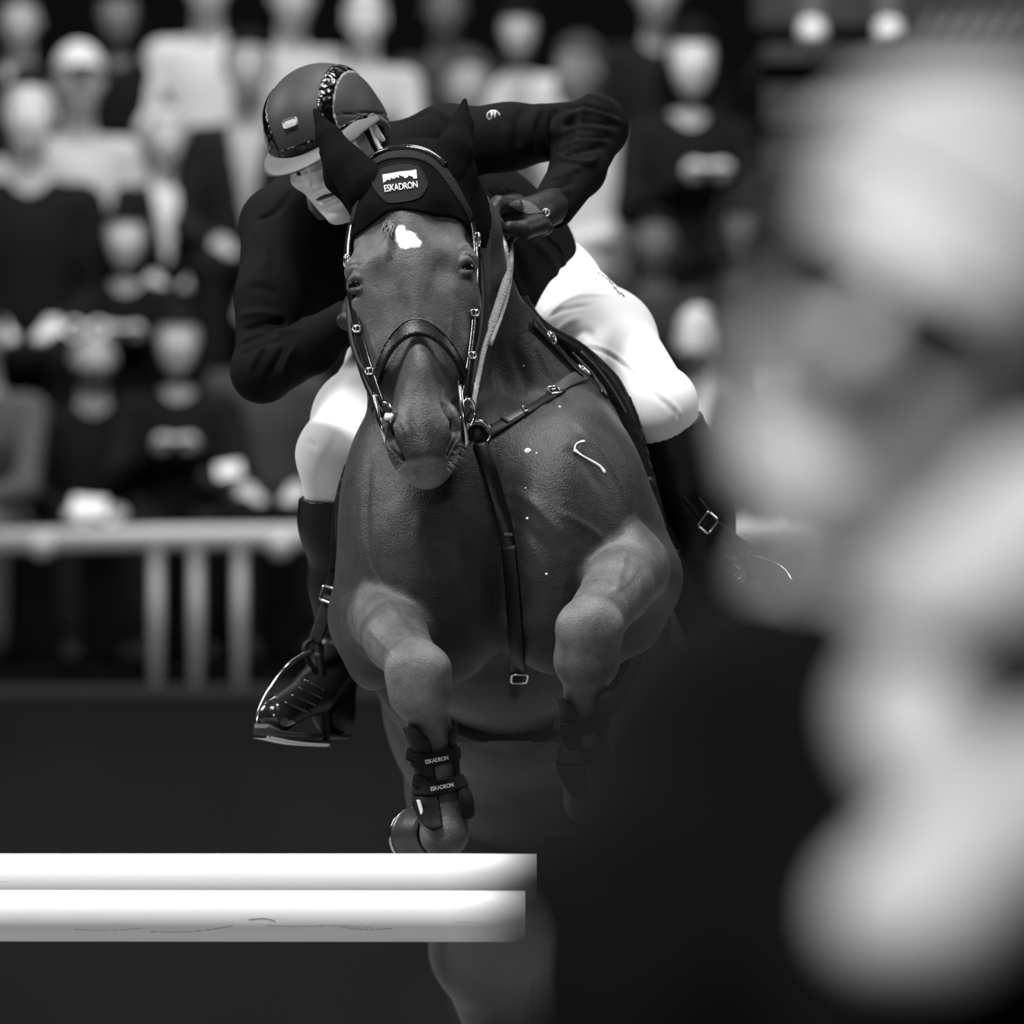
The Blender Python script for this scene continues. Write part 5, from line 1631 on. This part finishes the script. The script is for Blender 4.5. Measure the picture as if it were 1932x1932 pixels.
# fourth row
S(3, 38, 40, 'lap', 'spectator with a pale shirt front at the top left corner', shirt=.6, skin=.35, top=.01)
S(3, 222, 22, 'lap', 'spectator in black with a small dim face above the suited man', skin=.16, top=.006, hair='hair_long')
S(3, 392, -28, 'lap', 'spectator in a bright white top, head cropped by the upper picture edge', top=.52, legs=.5, skin=.4)
S(3, 550, -6, 'lap', 'spectator in a white blouse above and left of the riding helmet', top=.42, legs=.01, skin=.4, turn=10)
S(3, 690, 40, 'fold', 'fair-haired spectator leaning forward in a light sweater above the riding helmet', top=.40, legs=.06, skin=.5, hair_t=.5)
S(3, 840, 15, 'lap', 'spectator in charcoal at the top, between the light sweater and the woman in white', top=.035, legs=.03, skin=.10, hair_t=.02)
S(3, 978, 55, 'lap', 'dark-haired woman in an open white blouse above the rider\'s back', top=.50, legs=.02, skin=.40, hair='hair_long', hair_t=.005, shirt=.30)
S(3, 1240, -15, 'lap', 'spectator in black with pale grey trousers at the top edge', top=.01, legs=.28, skin=.3)
# the person on the platform: only the legs reach into the picture
S(0, 1604, None, 'stand', 'person standing on the raised platform, grey trousers and white shoes in view', top=.05, legs=.13, shoes=.75, Y=39.66, z=pz + .03)
# small bright things on laps
def sheet(px, py, Y, w_, h_, a, name, label, v=.8):
    me = rounded_box((w_, .012, h_), .004, 2, name)
    o = link(name, me, tone(v, 'paper'))
    o.location = P(px, py, Y); o.rotation_euler = (math.radians(-35), math.radians(a), 0)
    return tag(o, label, name.replace('_', ' '))
sheet(168, 958, 36.86, .11, .075, 4, 'programme_booklet', 'white booklet on the lap of the bearded spectator behind the rail')
sheet(432, 888, 36.9, .08, .055, -10, 'ticket_folder', 'small white folder on the lap of the grey-topped spectator')
# spectacles whose small glints are put in as white rims and bridge
gl = empty('spectacles', P(165, 640, 37.1), 'glasses with glints painted white, pushed up on the head of the bearded spectator', 'spectacles')
for x in (140, 186):
    link('lens_rim', torus_me(P(x, 622, 37.3), (0, -1, 0), .026, .006, 'lens_rim'), M['white_print'], gl)
link('bridge', tube([P(152, 618, 37.3), P(163, 614, 37.3), P(174, 618, 37.3)], .006, 6, name='bridge'), M['white_print'], gl)

# ------------------------------------------------------------------ the jump
M['pole'] = mat('white_pole_paint', 0.78, 0.5, bump=(40, .05))
nt = M['pole'].node_tree; bs = nt.nodes['Principled BSDF']
n = nt.nodes.new('ShaderNodeTexNoise'); n.inputs['Scale'].default_value = 9; n.inputs['Detail'].default_value = 6
mp = nt.nodes.new('ShaderNodeMapping'); mp.inputs['Scale'].default_value = (.5, 4, 9)
cr = nt.nodes.new('ShaderNodeValToRGB'); cr.color_ramp.elements[0].position = .22; cr.color_ramp.elements[0].color = (.52, .52, .52, 1)
cr.color_ramp.elements[1].position = .34; cr.color_ramp.elements[1].color = (.78, .78, .78, 1)
nt.links.new(nt.nodes['Texture Coordinate'].outputs['Object'], mp.inputs[0]); nt.links.new(mp.outputs[0], n.inputs['Vector'])
nt.links.new(n.outputs['Fac'], cr.inputs[0]); nt.links.new(cr.outputs[0], bs.inputs['Base Color'])
M['scuff'] = mat('pole_scuff', 0.16, .8)
def pole(px0, py0, px1, py1, Y, r, label):
    a, b = P(px0, py0, Y), P(px1, py1, Y)
    n = 40
    o = tag(link('jump_pole', tube([a + (b - a) * i / n for i in range(n + 1)], r, 32, name='jump_pole'), M['pole']), label, 'pole', 'white poles of the jump')
    return o
pl1 = pole(-2300, 1659, 1012, 1659, 19.28, .0425, 'white jump pole, upper and rear of the two')
pl2 = pole(-2300, 1725, 990, 1729, 19.06, .0418, 'white jump pole, lower and front of the two, with dark scuffs')
for pts, r in (([(140, 1752), (200, 1754), (270, 1750)], .0012), ([(280, 1756), (340, 1757), (400, 1752), (440, 1745)], .0018), ([(470, 1733), (500, 1731), (520, 1736)], .0014),
               ([(500, 1744), (560, 1746), (640, 1744), (700, 1749)], .0013), ([(640, 1747), (690, 1752), (740, 1750)], .0018), ([(840, 1752), (900, 1754), (960, 1752)], .0010)):
    q = [P(x, y, 19.06) for x, y in polyline(pts, 20)]
    q2 = []
    for p in q:
        dz = p.z - P(0, 1727, 19.06).z
        q2.append(Vector((p.x, 19.06 - math.sqrt(max(.0418 ** 2 - dz * dz, 0)) - .0002, p.z)))
    link('scuff', tube(q2, [r * .4 * (0.3 + abs(math.sin(i * 1.7))) for i in range(len(q2))], 5, name='scuff'), M['scuff'], pl2)
wing = empty('jump_wing', (P(1090, 0, 19.2).x, 19.2, 0), 'dark jump wing that carries the right ends of the white poles', 'jump wing')
M['wing'] = mat('dark_wing_paint', 0.006, 0.7, spec=.1)
xw = P(1030, 0, 19.17).x
link('post', box_me(xw - .005, xw + .07, 19.10, 19.24, 0, P(0, 1570, 19.2).z, .006), M['wing'], wing)
link('post', box_me(xw + .42, xw + .49, 19.10, 19.24, 0, P(0, 1480, 19.2).z, .006), M['wing'], wing)
for z in (.18, .42, .66, .90):
    link('rail_slat', box_me(xw + .05, xw + .44, 19.14, 19.20, z, z + .12, .006), M['wing'], wing)
link('foot', box_me(xw - .03, xw + .10, 18.85, 19.5, 0, .06, .01), M['wing'], wing)
link('foot', box_me(xw + .40, xw + .52, 18.85, 19.5, 0, .06, .01), M['wing'], wing)
for Yc, py in ((19.28, 1659), (19.06, 1729)):
    link('pole_cup', box_me(xw - .05, xw + .002, Yc - .05, Yc + .05, P(0, py, Yc).z - .055, P(0, py, Yc).z - .0435, .003), M['wing'], wing)
# ------------------------------------------------------------------ the onlooker close to the lens
YF = 6.0
SF = F / YF                       # picture pixels per metre there
onl = empty('onlooker', (P(1650, 0, YF).x, YF, 0), 'huge blurred onlooker with pale head, dark coat and pale scarf covering the pole ends', 'person')
E0 = np.array(P(1690, 548, YF + .02))
rl = math.radians(29)
oy = math.radians(14)
ow = np.array((-math.sin(oy), -math.cos(oy), 0)); ou = np.array((math.cos(oy), -math.sin(oy), 0)); ov = np.array((0, 0, -1.0))
RY = np.array(Matrix.Rotation(rl, 3, 'Y'))
if (RY @ ov)[0] > 0: RY = RY.T
ou, ov, ow = RY @ ou, RY @ ov, RY @ ow
OR = np.stack([ou, ov, ow], 1)
OC = E0 - ow * .075
def Od(u, v, w): return OC + (ou * u + ov * v + ow * w) * .001
def oell(c, r, k=.014, op='u'): return ell(Od(*c), np.array(r) * .001, k, OR, op)
def ocap(a, b, ra, rb, k=.014, op='u'): return cap(Od(*a), Od(*b), ra * .001, rb * .001, k, op)
OHEAD = [oell((0, -28, -8), (78, 92, 96), .02), oell((0, 34, 34), (62, 86, 58), .03), ocap((-44, 66, 6), (-14, 108, 60), 22, 16, .02), ocap((44, 66, 6), (14, 108, 60), 22, 16, .02),
         oell((0, 108, 68), (22, 15, 16)), oell((-46, 26, 60), (20, 17, 20), .02), oell((46, 26, 60), (20, 17, 20), .02), oell((0, -14, 80), (54, 12, 14)),
         oell((-32, 9, 94), (17, 11, 15), .014, 's'), oell((32, 9, 94), (17, 11, 15), .014, 's'),
         ocap((0, 0, 92), (0, 38, 110), 8, 12), oell((-13, 42, 99), (9, 8, 10)), oell((13, 42, 99), (9, 8, 10)),
         oell((0, 64, 88), (25, 8, 10)), oell((0, 80, 85), (21, 8, 10)), ocap((-24, 71, 88), (24, 71, 88), 5, 5, .004, 's'),
         oell((-80, 12, -8), (8, 31, 18)), oell((80, 12, -8), (8, 31, 18))]
def O(px, py, dy=0.0): return np.array(P(px, py, YF + dy))
ONECK = [cap(Od(0, 60, -30), O(1760, 1130, .16), .062, .075, .04)]
OTORSO = [ell(O(1800, 2050, .16), (.24, .16, .26), .08), cap(O(1440, 1450, .10), O(1740, 1330, .18), .070, .090, .06), cap(O(1740, 1330, .18), O(2260, 1330, .30), .090, .08, .06),
          ell(O(1640, 1680, .12), (.15, .14, .16), .08), ell(O(1880, 1650, .24), (.17, .14, .16), .08)]
OARM = chain([O(1440, 1455, .10), O(1150, 1800, .02), O(1115, 2240, .0)], [.076, .070, .060], .04) + chain([O(1115, 2240, .0), O(1290, 2500, -.22), O(1420, 2560, -.30)], [.058, .048, .04], .03)
OARM2 = [cap(O(1880, 1500, .25), O(2260, 1340, .30), .10, .09, .05)] + chain([O(2260, 1340, .30), O(2450, 1900, .25), O(2400, 2300, .1), O(2000, 2600, -.2)], [.08, .068, .058, .04], .04)
M['on_skin'] = mat('onlooker_skin', 0.78, 0.55, noise=(20, .1))
g = Grid(Od(0, 0, 0) - .22, Od(0, 0, 0) + .22, .006)
lo = np.minimum(O(930, 2750, -.4), O(2700, 900, .5)); hi = np.maximum(O(930, 2750, -.4), O(2700, 60, .5))
gO = Grid((lo[0], YF - .45, lo[2]), (hi[0], YF + .55, O(0, 40, 0)[2]), .0095)
fO = gO.field(OHEAD + ONECK + shrink(OTORSO + OARM + OARM2, .02) + [ell(O(1440, 2570, -.31), (.045, .05, .04), .02), ell(O(1980, 2610, -.22), (.045, .05, .04), .02)])
v, q = gO.mesh(fO, 1)
link('body', make_mesh('body', v, q), M['on_skin'], onl)
M['coat'] = mat('dark_coat', 0.006, 0.9, spec=.04, noise=(9, .4))
fC = gO.field(OTORSO + OARM + OARM2)
fC = np.maximum(fC, -gO.field([cap(Od(0, 90, -20), O(1760, 1120, .14), .070, .085, 0)]))
v, q = gO.mesh(fC, 1)
link('coat', make_mesh('coat', v, q), M['coat'], onl)
# pale hair swept back, dark at the nape, dark glasses
M['on_hair'] = mat('dark_nape_hair', 0.018, 0.7, spec=.2)
hb = g.field(OHEAD[:2])
dx, dy, dz = g.X - OC[0], g.Y - OC[1], g.Z - OC[2]
OV = (dx * ov[0] + dy * ov[1] + dz * ov[2]) * 1000; OW = (dx * ow[0] + dy * ow[1] + dz * ow[2]) * 1000; OU = (dx * ou[0] + dy * ou[1] + dz * ou[2]) * 1000
v, q = g.mesh(np.maximum(hb - .016, np.maximum(np.maximum(OW - 38, OV - 66), -46 - OV) * .001), 1)
link('hair', make_mesh('hair', v, q), M['on_hair'], onl)
M['on_cap'] = mat('pale_headwear', 0.56, 0.8)
v, q = g.mesh(np.maximum(hb - .018, (OV + 40 + OW * .10) * .001), 1)
link('headband', make_mesh('headband', v, q), M['on_cap'], onl)
M['shade'] = mat('dark_glasses', 0.006, 0.25)
for s in (-1, 1):
    me = rounded_box((.058, .046, .012), .010, 2, 'lens')
    link('lens', xform(me, frame_matrix(Od(s * 32, 10, 101), ou - ow * s * .25, ov, ow + ou * s * .25)), M['shade'], onl)
    link('temple_arm', tube([Od(s * 58, 6, 92), Od(s * 80, 4, 60), Od(s * 84, 6, 0), Od(s * 84, 24, -14)], .008, 6, name='temple_arm'), M['shade'], onl)
link('glasses_bridge', tube([Od(-8, 4, 106), Od(0, 2, 108), Od(8, 4, 106)], .004, 6, name='glasses_bridge'), M['shade'], onl)
bd = np.maximum(np.maximum(g.field(OHEAD) - .008, np.abs(OV - 62) * .001 - .016), np.maximum(np.abs(OU) * .001 - .042, (60 - OW) * .001))
v, q = g.mesh(bd, 1)
link('moustache', make_mesh('moustache', v, q), mat('moustache_hair', .03, .7), onl)
# pale scarf wound over the shoulder
M['scarf'] = mat('pale_wool_scarf', 0.64, 0.9, bump=(60, .6))
def scarf(pts, r, nm='scarf'):
    c = np.array([O(*p) for p in pts])
    gg = Grid(c.min(0) - max(r) - .03, c.max(0) + max(r) + .03, .010)
    f = gg.field(chain([O(*p) for p in pts], r, .03))
    v, q = gg.mesh(f, 1)
    return link(nm, make_mesh(nm, v, q), M['scarf'], onl)
scarf([(2070, 900, .10), (1980, 985, .02), (1905, 1060, 0), (1800, 1105, -.02), (1660, 1150, .0)], [.040, .036, .032, .026, .014])
scarf([(1670, 1275, -.02), (1715, 1350, -.06), (1780, 1450, -.06), (1850, 1530, -.02)], [.014, .024, .025, .022])
scarf([(2020, 1480, 0), (1880, 1600, -.06), (1760, 1690, -.10), (1660, 1730, -.10)], [.040, .036, .036, .026])
